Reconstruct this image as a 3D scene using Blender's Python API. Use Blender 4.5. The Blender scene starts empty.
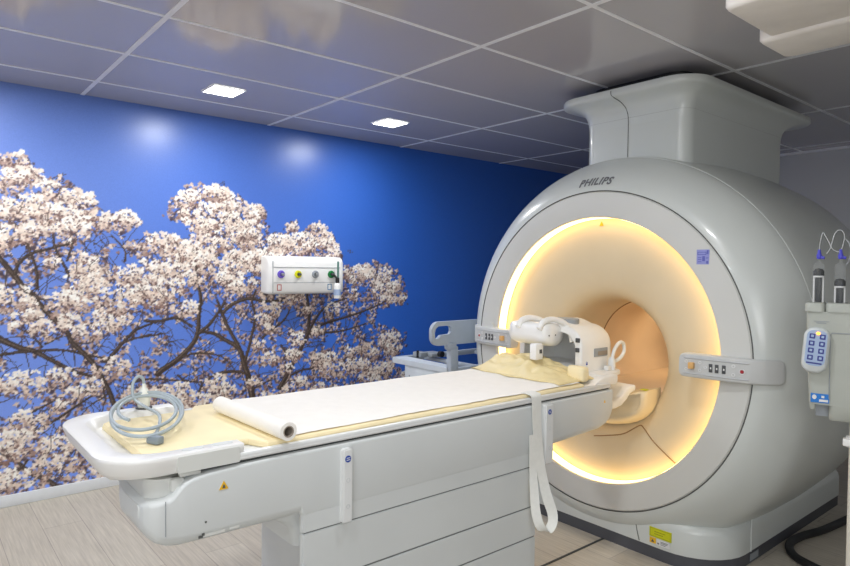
import bpy, bmesh, math, random
import numpy as np
from mathutils import Vector, Matrix
random.seed(7)
sc = bpy.context.scene
COL = sc.collection
R = math.radians
PI = math.pi

# ------------------------------------------------------------------ materials
def lin(c):
    c = c / 255.0
    return c / 12.92 if c <= 0.04045 else ((c + 0.055) / 1.055) ** 2.4
def L3(rgb): return tuple(lin(v) for v in rgb)

def mat(name, rgb, rough=0.45, metal=0.0, spec=0.5, var=0.04, scale=14.0, bump=0.0, coat=0.0, trans=0.0, emit=None, estr=0.0, alpha=1.0):
    m = bpy.data.materials.new(name); m.use_nodes = True
    nt = m.node_tree; b = nt.nodes['Principled BSDF']
    c = L3(rgb)
    tc = nt.nodes.new('ShaderNodeTexCoord')
    nz = nt.nodes.new('ShaderNodeTexNoise'); nz.inputs['Scale'].default_value = scale; nz.inputs['Detail'].default_value = 3
    nt.links.new(tc.outputs['Object'], nz.inputs['Vector'])
    rp = nt.nodes.new('ShaderNodeValToRGB')
    rp.color_ramp.elements[0].position = 0.3; rp.color_ramp.elements[1].position = 0.7
    rp.color_ramp.elements[0].color = tuple(v * (1 - var) for v in c) + (1,)
    rp.color_ramp.elements[1].color = tuple(min(1, v * (1 + var)) for v in c) + (1,)
    nt.links.new(nz.outputs['Fac'], rp.inputs['Fac'])
    nt.links.new(rp.outputs['Color'], b.inputs['Base Color'])
    b.inputs['Roughness'].default_value = rough
    b.inputs['Metallic'].default_value = metal
    b.inputs['Specular IOR Level'].default_value = spec
    b.inputs['Coat Weight'].default_value = coat
    b.inputs['Transmission Weight'].default_value = trans
    b.inputs['Alpha'].default_value = alpha
    if bump:
        bp = nt.nodes.new('ShaderNodeBump'); bp.inputs['Strength'].default_value = bump; bp.inputs['Distance'].default_value = 0.01
        nt.links.new(nz.outputs['Fac'], bp.inputs['Height']); nt.links.new(bp.outputs['Normal'], b.inputs['Normal'])
    if emit:
        b.inputs['Emission Color'].default_value = L3(emit) + (1,)
        b.inputs['Emission Strength'].default_value = estr
    return m

M = {}
M['shell'] = mat('scanner_shell', (206, 211, 208), 0.3, coat=0.25, var=0.015, scale=3)
M['face'] = mat('scanner_face', (210, 211, 207), 0.38, var=0.015, scale=3)
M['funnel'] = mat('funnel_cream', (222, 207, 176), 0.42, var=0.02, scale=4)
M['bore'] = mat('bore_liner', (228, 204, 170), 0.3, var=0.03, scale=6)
M['plinth'] = mat('plinth_dark', (78, 80, 86), 0.5)
M['seam'] = mat('seam_dark', (88, 90, 88), 0.6)
M['seam_pale'] = mat('seam_pale', (214, 218, 216), 0.4)
M['brown_seam'] = mat('seam_brown', (150, 118, 78), 0.6)
M['keypadgrey'] = mat('keypad_grey', (206, 212, 212), 0.4)
M['seam_soft'] = mat('seam_soft', (176, 179, 176), 0.5)
M['white'] = mat('white_plastic', (226, 228, 228), 0.32, var=0.015)
M['bright'] = mat('bright_white_plastic', (240, 240, 238), 0.3, var=0.01)
M['tableside'] = mat('table_side_grey', (210, 214, 214), 0.42, var=0.02, scale=4)
M['tablelight'] = mat('table_panel_pale', (214, 216, 212), 0.42, var=0.02)
M['slit'] = mat('slit_dark', (62, 66, 66), 0.6)
M['armgrey'] = mat('control_arm_grey', (198, 200, 199), 0.42, var=0.02)
M['yellow_pad'] = mat('yellow_pad', (248, 232, 188), 0.55, var=0.05, scale=9, bump=0.15)
M['cushion'] = mat('cushion_yellow', (234, 216, 164), 0.5, var=0.06, scale=9, bump=0.2)
M['paper'] = mat('paper_white', (246, 243, 237), 0.75, var=0.015, scale=20, bump=0.25)
M['card'] = mat('cardboard_core', (150, 140, 128), 0.8)
M['strap'] = mat('strap_white', (232, 233, 228), 0.7, var=0.03, scale=60)
M['cable'] = mat('cable_grey', (168, 180, 186), 0.4)
M['plug'] = mat('plug_grey', (128, 140, 150), 0.45)
M['bulb'] = mat('bulb_white', (238, 240, 232), 0.35)
M['black'] = mat('black_rubber', (26, 27, 30), 0.5)
M['darkgrey'] = mat('dark_grey', (74, 77, 80), 0.5)
M['grey'] = mat('mid_grey', (150, 156, 162), 0.45)
M['railgrey'] = mat('bed_rail_grey', (172, 182, 194), 0.45)
M['bedwhite'] = mat('bed_white', (214, 222, 228), 0.4)
M['logo'] = mat('logo_grey', (112, 114, 118), 0.5)
M['blue'] = mat('badge_blue', (38, 76, 168), 0.4)
M['cyanblue'] = mat('label_blue', (30, 120, 205), 0.4)
M['stickblue'] = mat('sticker_lilac', (150, 155, 214), 0.5)
M['stickdark'] = mat('sticker_violet', (98, 104, 186), 0.5)
M['labely'] = mat('label_yellow', (206, 208, 26), 0.5)
M['warny'] = mat('warning_yellow', (236, 186, 30), 0.5)
M['labelw'] = mat('label_white', (225, 226, 226), 0.5)
M['amber'] = mat('amber_knob', (226, 178, 112), 0.4)
M['red'] = mat('button_red', (170, 40, 52), 0.4)
M['purple'] = mat('outlet_purple', (112, 92, 200), 0.4)
M['oyellow'] = mat('outlet_yellow', (214, 214, 30), 0.4)
M['ogreen'] = mat('outlet_green', (20, 120, 62), 0.4)
M['chrome'] = mat('brushed_metal', (190, 192, 194), 0.28, metal=0.85)
M['iconred'] = mat('icon_red', (186, 84, 80), 0.5)
M['iconblue'] = mat('icon_blue', (50, 120, 170), 0.5)
M['screen'] = mat('keypad_blue', (164, 184, 214), 0.35)
M['navy'] = mat('key_navy', (52, 62, 140), 0.4)
M['led'] = mat('led_orange', (255, 160, 60), 0.4, emit=(255, 150, 50), estr=4)
M['inj'] = mat('injector_beige', (176, 180, 172), 0.45, var=0.03)
M['pole'] = mat('pole_cream', (216, 212, 200), 0.4)
M['luer'] = mat('luer_blue', (70, 70, 190), 0.35)
M['tube'] = mat('clear_tubing', (206, 210, 212), 0.15, alpha=.7)
M['barrel'] = mat('syringe_clear', (206, 212, 214), 0.12, alpha=0.05)
M['plunger'] = mat('plunger_dark', (44, 48, 52), 0.5)
M['ceilbox'] = mat('ceiling_unit_cream', (236, 232, 226), 0.45)
M['tile'] = mat('ceiling_tile', (186, 184, 188), 0.11, spec=0.5, var=0.02, scale=2)
M['tbar'] = mat('ceiling_grid', (236, 238, 242), 0.4)
M['wallwhite'] = mat('wall_paint', (196, 198, 200), 0.6, var=0.02, scale=1.5)
M['base'] = mat('baseboard_white', (222, 226, 230), 0.45)
M['downlight'] = mat('downlight_diffuser', (255, 255, 255), 0.4, emit=(250, 252, 255), estr=14)
M['ringlight'] = mat('light_ring', (255, 240, 205), 0.5, emit=(255, 212, 138), estr=4.2)
M['skin'] = M['white']

def floor_mat():
    m = bpy.data.materials.new('vinyl_planks'); m.use_nodes = True
    nt = m.node_tree; b = nt.nodes['Principled BSDF']; N = nt.nodes.new; K = nt.links.new
    tc = N('ShaderNodeTexCoord')
    # planks run along world y: swap so brick rows lie along y
    mp = N('ShaderNodeMapping'); mp.inputs['Rotation'].default_value = (0, 0, R(90)); K(tc.outputs['Object'], mp.inputs['Vector'])
    br = N('ShaderNodeTexBrick'); br.inputs['Scale'].default_value = 1.0
    br.inputs['Brick Width'].default_value = 1.25; br.inputs['Row Height'].default_value = 0.185
    br.inputs['Mortar Size'].default_value = 0.0016; br.offset = 0.37
    br.inputs['Color1'].default_value = L3((200, 193, 179)) + (1,); br.inputs['Color2'].default_value = L3((192, 184, 170)) + (1,)
    br.inputs['Mortar'].default_value = L3((160, 152, 142)) + (1,)
    K(mp.outputs['Vector'], br.inputs['Vector'])
    mp2 = N('ShaderNodeMapping'); mp2.inputs['Scale'].default_value = (60, 2.2, 1); K(tc.outputs['Object'], mp2.inputs['Vector'])
    nz = N('ShaderNodeTexNoise'); nz.inputs['Scale'].default_value = 1.6; nz.inputs['Detail'].default_value = 6; nz.inputs['Roughness'].default_value = 0.65
    K(mp2.outputs['Vector'], nz.inputs['Vector'])
    rp = N('ShaderNodeValToRGB'); rp.color_ramp.elements[0].position = 0.32; rp.color_ramp.elements[1].position = 0.68
    rp.color_ramp.elements[0].color = (0.78, 0.775, 0.77, 1); rp.color_ramp.elements[1].color = (1.08, 1.08, 1.08, 1)
    K(nz.outputs['Fac'], rp.inputs['Fac'])
    mx = N('ShaderNodeMix'); mx.data_type = 'RGBA'; mx.blend_type = 'MULTIPLY'; mx.inputs['Factor'].default_value = 1
    K(br.outputs['Color'], mx.inputs['A']); K(rp.outputs['Color'], mx.inputs['B'])
    K(mx.outputs['Result'], b.inputs['Base Color'])
    b.inputs['Roughness'].default_value = 0.5
    return m

def mural_mat():
    m = bpy.data.materials.new('mural_print'); m.use_nodes = True
    nt = m.node_tree; b = nt.nodes['Principled BSDF']
    a = nt.nodes.new('ShaderNodeVertexColor'); a.layer_name = 'Col'
    nz = nt.nodes.new('ShaderNodeTexNoise'); nz.inputs['Scale'].default_value = 160; nz.inputs['Detail'].default_value = 2
    tc = nt.nodes.new('ShaderNodeTexCoord'); nt.links.new(tc.outputs['Object'], nz.inputs['Vector'])
    rp = nt.nodes.new('ShaderNodeValToRGB'); rp.color_ramp.elements[0].color = (0.9, 0.9, 0.9, 1); rp.color_ramp.elements[1].color = (1.08, 1.08, 1.08, 1)
    nt.links.new(nz.outputs['Fac'], rp.inputs['Fac'])
    mx = nt.nodes.new('ShaderNodeMix'); mx.data_type = 'RGBA'; mx.blend_type = 'MULTIPLY'; mx.inputs['Factor'].default_value = 1
    nt.links.new(a.outputs['Color'], mx.inputs['A']); nt.links.new(rp.outputs['Color'], mx.inputs['B'])
    nt.links.new(mx.outputs['Result'], b.inputs['Base Color'])
    b.inputs['Roughness'].default_value = 0.33; b.inputs['Specular IOR Level'].default_value = 0.5
    return m

# ------------------------------------------------------------------ object helpers
ORG = {}
NARROW = {'head', 'recess', 'head_cap', 'seam', 'head_print', 'label', 'label_print'}
def root(name, loc, label, cat, group=None, rotz=0.0):
    o = bpy.data.objects.new(name, None); COL.objects.link(o)
    o.empty_display_size = 0.05
    o.location = loc; o.rotation_euler = (0, 0, rotz)
    o['label'] = label; o['category'] = cat
    if group: o['group'] = group
    ORG[o.name] = Vector(loc)
    return o

def obj(name, bm, m, parent=None, local=False, smooth=True, angle=38, label=None, cat=None, kind=None, group=None):
    """Link one mesh object. Vertices arrive in world coordinates unless local=True; they are stored relative to the root."""
    if parent is not None and not local:
        org = ORG[parent.name]
        bmesh.ops.translate(bm, verts=bm.verts[:], vec=-org)
    if local and parent is not None and name in NARROW:
        bmesh.ops.scale(bm, vec=(.837, 1, 1), verts=bm.verts[:])
    bmesh.ops.recalc_face_normals(bm, faces=bm.faces[:])
    org0 = Vector((0, 0, 0))
    if parent is None and not local:       # a one-mesh thing: origin at its base
        xs = [v.co.x for v in bm.verts]; ys = [v.co.y for v in bm.verts]; zs = [v.co.z for v in bm.verts]
        org0 = Vector(((min(xs) + max(xs)) / 2, (min(ys) + max(ys)) / 2, min(zs)))
        if kind == 'structure': org0 = Vector((0, 0, 0))
        bmesh.ops.translate(bm, verts=bm.verts[:], vec=-org0)
    me = bpy.data.meshes.new(name); bm.to_mesh(me); bm.free()
    for mm in (m if isinstance(m, (list, tuple)) else [m]): me.materials.append(mm)
    if smooth:
        me.polygons.foreach_set('use_smooth', [True] * len(me.polygons))
        me.set_sharp_from_angle(angle=R(angle))
    o = bpy.data.objects.new(name, me); COL.objects.link(o)
    if parent is not None:
        o.parent = parent; ORG[o.name] = ORG[parent.name]
    else:
        o.location = org0; ORG[o.name] = org0
    if label: o['label'] = label
    if cat: o['category'] = cat
    if kind: o['kind'] = kind
    if group: o['group'] = group
    return o

def BM(): return bmesh.new()

def box(bm, x0, x1, y0, y1, z0, z1, bev=0.0, seg=2, mi=0):
    t = bmesh.new()
    bmesh.ops.create_cube(t, size=1)
    for v in t.verts:
        v.co = Vector((x0 + (v.co.x + .5) * (x1 - x0), y0 + (v.co.y + .5) * (y1 - y0), z0 + (v.co.z + .5) * (z1 - z0)))
    if bev > 0: bmesh.ops.bevel(t, geom=t.edges[:], offset=bev, segments=seg, profile=0.5, affect='EDGES')
    merge(bm, t, mi); return bm

def merge(bm, t, mi=0, mtx=None):
    if mtx is not None: bmesh.ops.transform(t, matrix=mtx, verts=t.verts[:])
    mp = {v: bm.verts.new(v.co) for v in t.verts}
    for f in t.faces:
        try:
            nf = bm.faces.new([mp[v] for v in f.verts]); nf.material_index = mi
        except ValueError: pass
    t.free()

def loft(bm, loops, cap0=True, cap1=True, closed=True, mi=0):
    rings = [[bm.verts.new(p) for p in l] for l in loops]
    n = len(rings[0])
    for a, b in zip(rings[:-1], rings[1:]):
        for i in range(n if closed else n - 1):
            j = (i + 1) % n
            try:
                f = bm.faces.new((a[i], a[j], b[j], b[i])); f.material_index = mi
            except ValueError: pass
    if cap0:
        f = bm.faces.new(rings[0]); f.material_index = mi
    if cap1:
        f = bm.faces.new(list(reversed(rings[-1]))); f.material_index = mi
    return rings

def rr(x0, x1, y0, y1, r, n=5, radii=None):
    """rounded rectangle, counter-clockwise; radii order: (x1,y0) (x1,y1) (x0,y1) (x0,y0)"""
    rs = radii or (r, r, r, r)
    pts = []
    for (cx, cy, a0, q) in ((x1, y0, -90, rs[0]), (x1, y1, 0, rs[1]), (x0, y1, 90, rs[2]), (x0, y0, 180, rs[3])):
        sx = -1 if cx == x1 else 1; sy = 1 if cy == y0 else -1
        q = max(q, 1e-4)
        ox, oy = cx + sx * q, cy + sy * q
        for k in range(n + 1):
            a = R(a0 + 90 * k / n)
            pts.append((ox + q * math.cos(a), oy + q * math.sin(a)))
    return pts

def tube(bm, pts, r, n=8, caps=True, mi=0, closed=False):
    pts = [Vector(p) for p in pts]
    rs = r if isinstance(r, (list, tuple)) else [r] * len(pts)
    t0 = (pts[1] - pts[0]).normalized()
    up = Vector((0, 0, 1)) if abs(t0.z) < .9 else Vector((1, 0, 0))
    u = t0.cross(up).normalized()
    loops = []
    for i, p in enumerate(pts):
        if closed: t = (pts[(i + 1) % len(pts)] - pts[i - 1]).normalized()
        else: t = (pts[min(i + 1, len(pts) - 1)] - pts[max(i - 1, 0)]).normalized()
        u = (u - t * u.dot(t)).normalized(); w = t.cross(u)
        loops.append([p + (u * math.cos(2 * PI * k / n) + w * math.sin(2 * PI * k / n)) * rs[i] for k in range(n)])
    if closed: loops.append(loops[0])
    loft(bm, loops, caps and not closed, caps and not closed, mi=mi)
    if closed: bmesh.ops.remove_doubles(bm, verts=bm.verts[:], dist=1e-6)
    return bm

def smooth_path(pts, k=6):
    P = [Vector(p) for p in pts]; out = []
    for i in range(len(P) - 1):
        p0 = P[max(i - 1, 0)]; p1 = P[i]; p2 = P[i + 1]; p3 = P[min(i + 2, len(P) - 1)]
        for j in range(k):
            t = j / k
            out.append(0.5 * ((2 * p1) + (p2 - p0) * t + (2 * p0 - 5 * p1 + 4 * p2 - p3) * t * t + (3 * p1 - p0 - 3 * p2 + p3) * t ** 3))
    out.append(P[-1]); return out

def lathe(bm, prof, n=32, origin=(0, 0, 0), axis='z', mi=0, cap0=False, cap1=False):
    """prof: list of (radius, height)"""
    o = Vector(origin); loops = []
    for r, h in prof:
        l = []
        for k in range(n):
            a = 2 * PI * k / n; c, s = r * math.cos(a), r * math.sin(a)
            l.append(o + (Vector((c, s, h)) if axis == 'z' else Vector((h, c, s)) if axis == 'x' else Vector((s, h, c))))
        loops.append(l)
    loft(bm, loops, cap0, cap1, mi=mi); return bm

def disc(bm, c, r, axis, th, n=20, mi=0):
    """flat disc of thickness th growing from c along -axis"""
    return lathe(bm, [(r, 0), (r, -th)], n, c, axis, mi, True, True)

def ring(bm, c, r, q, axis, n=96, m=6, mi=0, a0=0, a1=360):
    o = Vector(c); full = abs(a1 - a0) >= 359.9
    pts = []
    for k in range(n if full else n + 1):
        a = R(a0 + (a1 - a0) * k / n); y, z = r * math.cos(a), r * math.sin(a)
        pts.append(o + (Vector((0, y, z)) if axis == 'x' else Vector((y, z, 0)) if axis == 'z' else Vector((y, 0, z))))
    return tube(bm, pts, q, m, True, mi, closed=full)

def prism(bm, poly, d, f, mi=0):
    """extrude polygon poly (2-D) by mapping f(u,v,w) with w from 0 to d"""
    loft(bm, [[f(u, v, 0) for u, v in poly], [f(u, v, d) for u, v in poly]], mi=mi); return bm

def text_mesh(body, size, offset=0.0, shear=0.0, extrude=0.0, spacing=1.0):
    cu = bpy.data.curves.new('lettering', 'FONT'); cu.body = body; cu.size = size; cu.offset = offset; cu.shear = shear; cu.extrude = extrude
    cu.resolution_u = 3; cu.space_character = spacing
    t = bpy.data.objects.new('lettering', cu); COL.objects.link(t)
    dg = bpy.context.evaluated_depsgraph_get(); dg.update()
    me = bpy.data.meshes.new_from_object(t.evaluated_get(dg))
    bm = bmesh.new(); bm.from_mesh(me)
    bpy.data.objects.remove(t); bpy.data.curves.remove(cu); bpy.data.meshes.remove(me)
    xs = [v.co.x for v in bm.verts]; ys = [v.co.y for v in bm.verts]
    cx, cy = (min(xs) + max(xs)) / 2, (min(ys) + max(ys)) / 2
    for v in bm.verts: v.co.x -= cx; v.co.y -= cy
    return bm, max(xs) - min(xs), max(ys) - min(ys)

def bmap(bm, f):
    for v in bm.verts: v.co = Vector(f(v.co.x, v.co.y, v.co.z))
    return bm

# ------------------------------------------------------------------ room
H = 2.393            # ceiling height
WY = 4.229           # mural wall
X0, X1, Y0 = -2.6, 5.85, -2.6
bm = BM(); box(bm, X0 - .1, X1 + .1, Y0 - .1, WY + .1, -.1, 0)
obj('floor', bm, floor_mat(), kind='structure', smooth=False)
bm = BM(); box(bm, X0 - .1, X1 + .1, Y0 - .1, WY + .1, H, H + .1)
ceil = obj('ceiling', bm, M['tile'], kind='structure', smooth=False)
bm = BM()
xs = [.839 + 1.2 * k for k in range(-3, 5)]; ys = [2.668 + .6 * k for k in range(-9, 3)]
for x in xs: box(bm, x - .011, x + .011, Y0, WY, H - .003, H + .001)
for y in ys: box(bm, X0, X1, y - .009, y + .009, H - .0025, H + .001)
obj('grid', bm, M['tbar'], ceil, smooth=False)
for nm, a in (('wall_right', (X0, X1, Y0 - .1, Y0, 0, H)), ('wall_back', (X1, X1 + .1, Y0, WY, 0, H)), ('wall_front', (X0 - .1, X0, Y0, WY, 0, H))):
    bm = BM(); box(bm, *a); obj(nm, bm, M['wallwhite'], kind='structure', smooth=False)
bm = BM(); box(bm, X0, X1, WY, WY + .1, 0, H)
wall = obj('wall_left', bm, mat('wall_blue', (30, 74, 170), 0.4), kind='structure', smooth=False)
bm = BM(); box(bm, X0, X1, WY - .014, WY, 0, .066, .003); obj('baseboard_left', bm, M['base'], kind='structure')
bm = BM(); box(bm, X1 - .014, X1, Y0, WY - .014, 0, .066, .003); obj('baseboard_back', bm, M['base'], kind='structure')
# dark ceiling edge trim along the far wall
bm = BM(); box(bm, X1 - .03, X1, Y0, WY, H - .02, H - .001); obj('trim_1', bm, M['tbar'], kind='structure')
# narrow cover strip in the floor leading to the scanner
bm = BM(); box(bm, .9, 2.80, 1.857, 1.869, 0, .0025); obj('trim_2', bm, M['slit'], kind='structure')
# ------------------------------------------------------------------ the mural: a flat print of a blossoming tree, painted into vertex colours
OUT=[(0.163,1.978),(0.428,1.973),(0.461,1.982),(0.508,2.005),(0.556,1.988),(0.595,1.927),(0.635,1.911),(0.65,1.884),(0.685,1.87),(0.685,1.893),(0.716,1.914),(0.757,1.9),(0.763,1.865),(0.799,1.845),(0.847,1.798),(0.907,1.788),(0.918,1.759),(0.923,1.698),(0.968,1.695),(1.025,1.674),(1.042,1.706),(1.1,1.719),(1.171,1.657),(1.187,1.588),(1.256,1.585),(1.348,1.573),(1.493,1.568),(1.473,1.621),(1.434,1.659),(1.3,1.684),(1.331,1.77),(1.356,1.83),(1.411,1.835),(1.421,1.885),(1.466,1.919),(1.516,1.936),(1.532,1.958),(1.573,1.955),(1.58,1.916),(1.676,1.931),(1.694,1.96),(1.74,1.944),(1.74,1.878),(1.82,1.874),(1.864,1.829),(1.894,1.81),(2.003,1.818),(2.023,1.776),(2.016,1.725),(2.043,1.684),(2.055,1.626),(2.182,1.62),(2.198,1.699),(2.268,1.718),(2.281,1.636),(2.339,1.639),(2.356,1.681),(2.433,1.712),(2.494,1.73),(2.557,1.636),(2.639,1.542),(2.658,1.472),(2.673,1.394),(2.819,1.395),(2.877,1.412),(2.962,1.397),(2.961,1.465),(3.015,1.422),(3.087,1.409),(3.234,1.349),(3.31,1.23),(3.333,1.11),(3.259,1.052),(3.142,1.056),(3.0,1.002),(3.001,0.912),(3.113,0.893),(3.315,0.822),(3.317,0.716),(3.221,0.632),(3.169,0.574),(3.375,0.434),(3.478,0.222),(3.493,-0.842),(0.148,-0.11)]
HOLES=[(0.658,1.513,0.034),(0.58,1.82,0.027),(0.906,1.503,0.054),(0.968,1.579,0.034),(1.042,1.433,0.061),(1.111,1.397,0.048),(1.135,1.574,0.048),(0.647,1.256,0.054),(0.745,1.321,0.034),(1.053,1.533,0.041),(0.505,1.451,0.034),(0.657,1.25,0.061),(0.693,1.209,0.034),(0.74,1.315,0.041),(0.967,1.216,0.041),(0.465,0.964,0.054),(0.522,0.949,0.061),(0.682,0.909,0.068),(0.681,0.844,0.048),(0.605,0.804,0.082),(0.526,0.794,0.082),(0.455,0.885,0.048),(0.492,0.74,0.054),(0.975,0.858,0.048),(1.023,0.604,0.054),(0.453,0.59,0.068),(0.54,0.631,0.054),(0.791,0.811,0.054),(1.082,0.976,0.034),(0.878,1.102,0.027),(1.147,0.845,0.041),(0.453,0.568,0.061),(0.565,0.553,0.061),(0.659,0.41,0.054),(0.899,0.508,0.041),(0.568,0.121,0.034),(1.029,0.597,0.054),(1.262,1.05,0.034),(1.225,0.974,0.061),(1.347,1.004,0.041),(1.517,1.14,0.041),(1.592,1.097,0.054),(1.575,1.003,0.048),(1.467,0.985,0.048),(1.428,0.913,0.088),(1.651,0.975,0.048),(1.171,0.849,0.068),(1.129,0.789,0.041),(1.325,0.759,0.054),(1.609,0.867,0.068),(1.708,0.809,0.068),(1.764,1.05,0.048),(1.867,0.954,0.048),(1.912,1.051,0.027),(2.008,0.841,0.041),(1.765,0.892,0.041),(1.672,0.683,0.041),(1.441,0.656,0.054),(1.357,0.671,0.041),(1.787,0.55,0.054),(2.009,0.591,0.041),(1.794,0.683,0.034),(1.518,0.567,0.041),(1.86,0.77,0.034),(1.857,1.793,0.027),(1.527,1.156,0.041),(1.602,1.121,0.041),(1.661,1.274,0.02),(2.202,1.003,0.068),(2.146,0.829,0.041),(2.346,0.595,0.054),(2.287,0.631,0.041),(2.469,0.992,0.041),(2.728,0.925,0.054),(2.931,0.858,0.054),(2.624,1.154,0.034),(2.663,0.984,0.041),(2.44,0.778,0.054),(2.758,0.828,0.041),(2.564,0.797,0.048),(2.822,1.066,0.027),(3.081,0.974,0.061),(2.862,0.951,0.054),(2.768,0.755,0.034)]
BR=[(0.0238,0.0238,[(0.334,1.535),(0.425,1.404),(0.495,1.309),(0.543,1.235),(0.627,1.129),(0.754,0.976),(0.781,0.914),(0.886,0.788),(0.938,0.694),(0.983,0.596),(1.023,0.472)]),(0.017,0.0102,[(0.495,1.32),(0.512,1.377),(0.568,1.435),(0.679,1.473),(0.782,1.505)]),(0.015,0.0102,[(0.602,1.237),(0.598,1.349),(0.573,1.435),(0.544,1.534),(0.53,1.599)]),(0.015,0.0082,[(0.766,1.309),(0.756,1.338),(0.697,1.467),(0.684,1.539),(0.679,1.589)]),(0.0102,0.0068,[(0.756,1.398),(0.793,1.529)]),(0.0068,0.0054,[(0.749,1.687),(0.757,1.806)]),(0.0109,0.0068,[(1.076,1.402),(1.071,1.477),(0.996,1.562)]),(0.0306,0.0136,[(0.331,1.011),(0.422,0.955),(0.517,0.898),(0.591,0.871),(0.702,0.795),(0.791,0.739),(0.905,0.691)]),(0.0136,0.0102,[(0.376,0.858),(0.422,0.865),(0.541,0.875),(0.728,0.87),(0.859,0.83),(0.983,0.795)]),(0.0204,0.0102,[(0.961,0.784),(0.983,0.795),(1.041,0.865),(1.126,0.954),(1.165,0.977),(1.256,1.011)]),(0.0102,0.0068,[(1.041,0.884),(1.165,0.92),(1.238,0.935)]),(0.0102,0.0082,[(0.626,0.896),(0.566,0.975),(0.479,1.026)]),(0.0109,0.0068,[(0.641,0.912),(0.728,0.953)]),(0.015,0.0082,[(0.564,0.396),(0.599,0.41),(0.737,0.485),(0.833,0.547),(0.921,0.597)]),(0.0109,0.0068,[(0.574,0.522),(0.727,0.59)]),(0.0238,0.0136,[(0.715,0.036),(0.658,0.102),(0.573,0.161),(0.5,0.248),(0.419,0.317)]),(0.0102,0.0068,[(0.553,0.247),(0.49,0.172)]),(0.0306,0.0122,[(1.275,0.672),(1.3,0.696),(1.412,0.765),(1.507,0.865),(1.534,0.947),(1.541,1.065),(1.551,1.18),(1.52,1.288),(1.54,1.47),(1.574,1.538)]),(0.0102,0.0068,[(1.105,0.911),(1.225,0.923),(1.319,0.936)]),(0.015,0.0136,[(1.195,1.021),(1.287,1.016),(1.395,1.031),(1.494,0.966)]),(0.0408,0.015,[(1.929,0.419),(1.898,0.574),(1.868,0.665),(1.823,0.794),(1.732,0.859),(1.63,0.918),(1.541,0.93)]),(0.0218,0.015,[(1.823,0.808),(1.732,0.971),(1.707,1.041),(1.664,1.143)]),(0.0204,0.015,[(1.707,1.059),(1.786,1.116),(1.896,1.148),(2.007,1.127),(2.177,1.13)]),(0.0177,0.0122,[(1.868,0.705),(1.912,0.859),(1.942,1.014),(1.919,1.122),(1.949,1.208)]),(0.0204,0.0136,[(1.541,0.923),(1.609,0.977),(1.662,1.043),(1.721,1.128)]),(0.0109,0.0068,[(1.428,0.772),(1.541,0.788),(1.697,0.75),(1.787,0.656)]),(0.0204,0.0136,[(1.645,0.628),(1.751,0.642),(1.861,0.62),(1.906,0.558)]),(0.0136,0.0102,[(1.535,0.483),(1.562,0.575),(1.645,0.628)]),(0.0109,0.0082,[(1.396,0.653),(1.461,0.607),(1.562,0.589)]),(0.0122,0.0082,[(1.921,0.499),(2.06,0.549)]),(0.0122,0.0082,[(1.111,0.632),(1.225,0.645),(1.448,0.608)]),(0.0306,0.017,[(2.14,0.481),(2.172,0.537),(2.262,0.686),(2.362,0.867),(2.378,1.026),(2.36,1.16),(2.376,1.277)]),(0.0204,0.0088,[(2.362,0.867),(2.5,0.936),(2.663,0.972),(2.823,1.009),(2.999,1.06),(3.142,1.123)]),(0.0177,0.0082,[(2.345,0.838),(2.469,1.023),(2.598,1.099),(2.793,1.151)]),(0.0136,0.0082,[(2.501,0.87),(2.664,0.873),(2.896,0.917)]),(0.0136,0.0102,[(2.229,0.569),(2.321,0.597),(2.411,0.604),(2.565,0.652)]),(0.015,0.0102,[(1.996,0.86),(2.058,0.907),(2.17,0.983),(2.226,1.084)]),(0.0102,0.0068,[(2.146,0.799),(2.171,0.76),(2.221,0.644)]),(0.0102,0.0068,[(2.5,1.029),(2.527,0.889)])]
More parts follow.
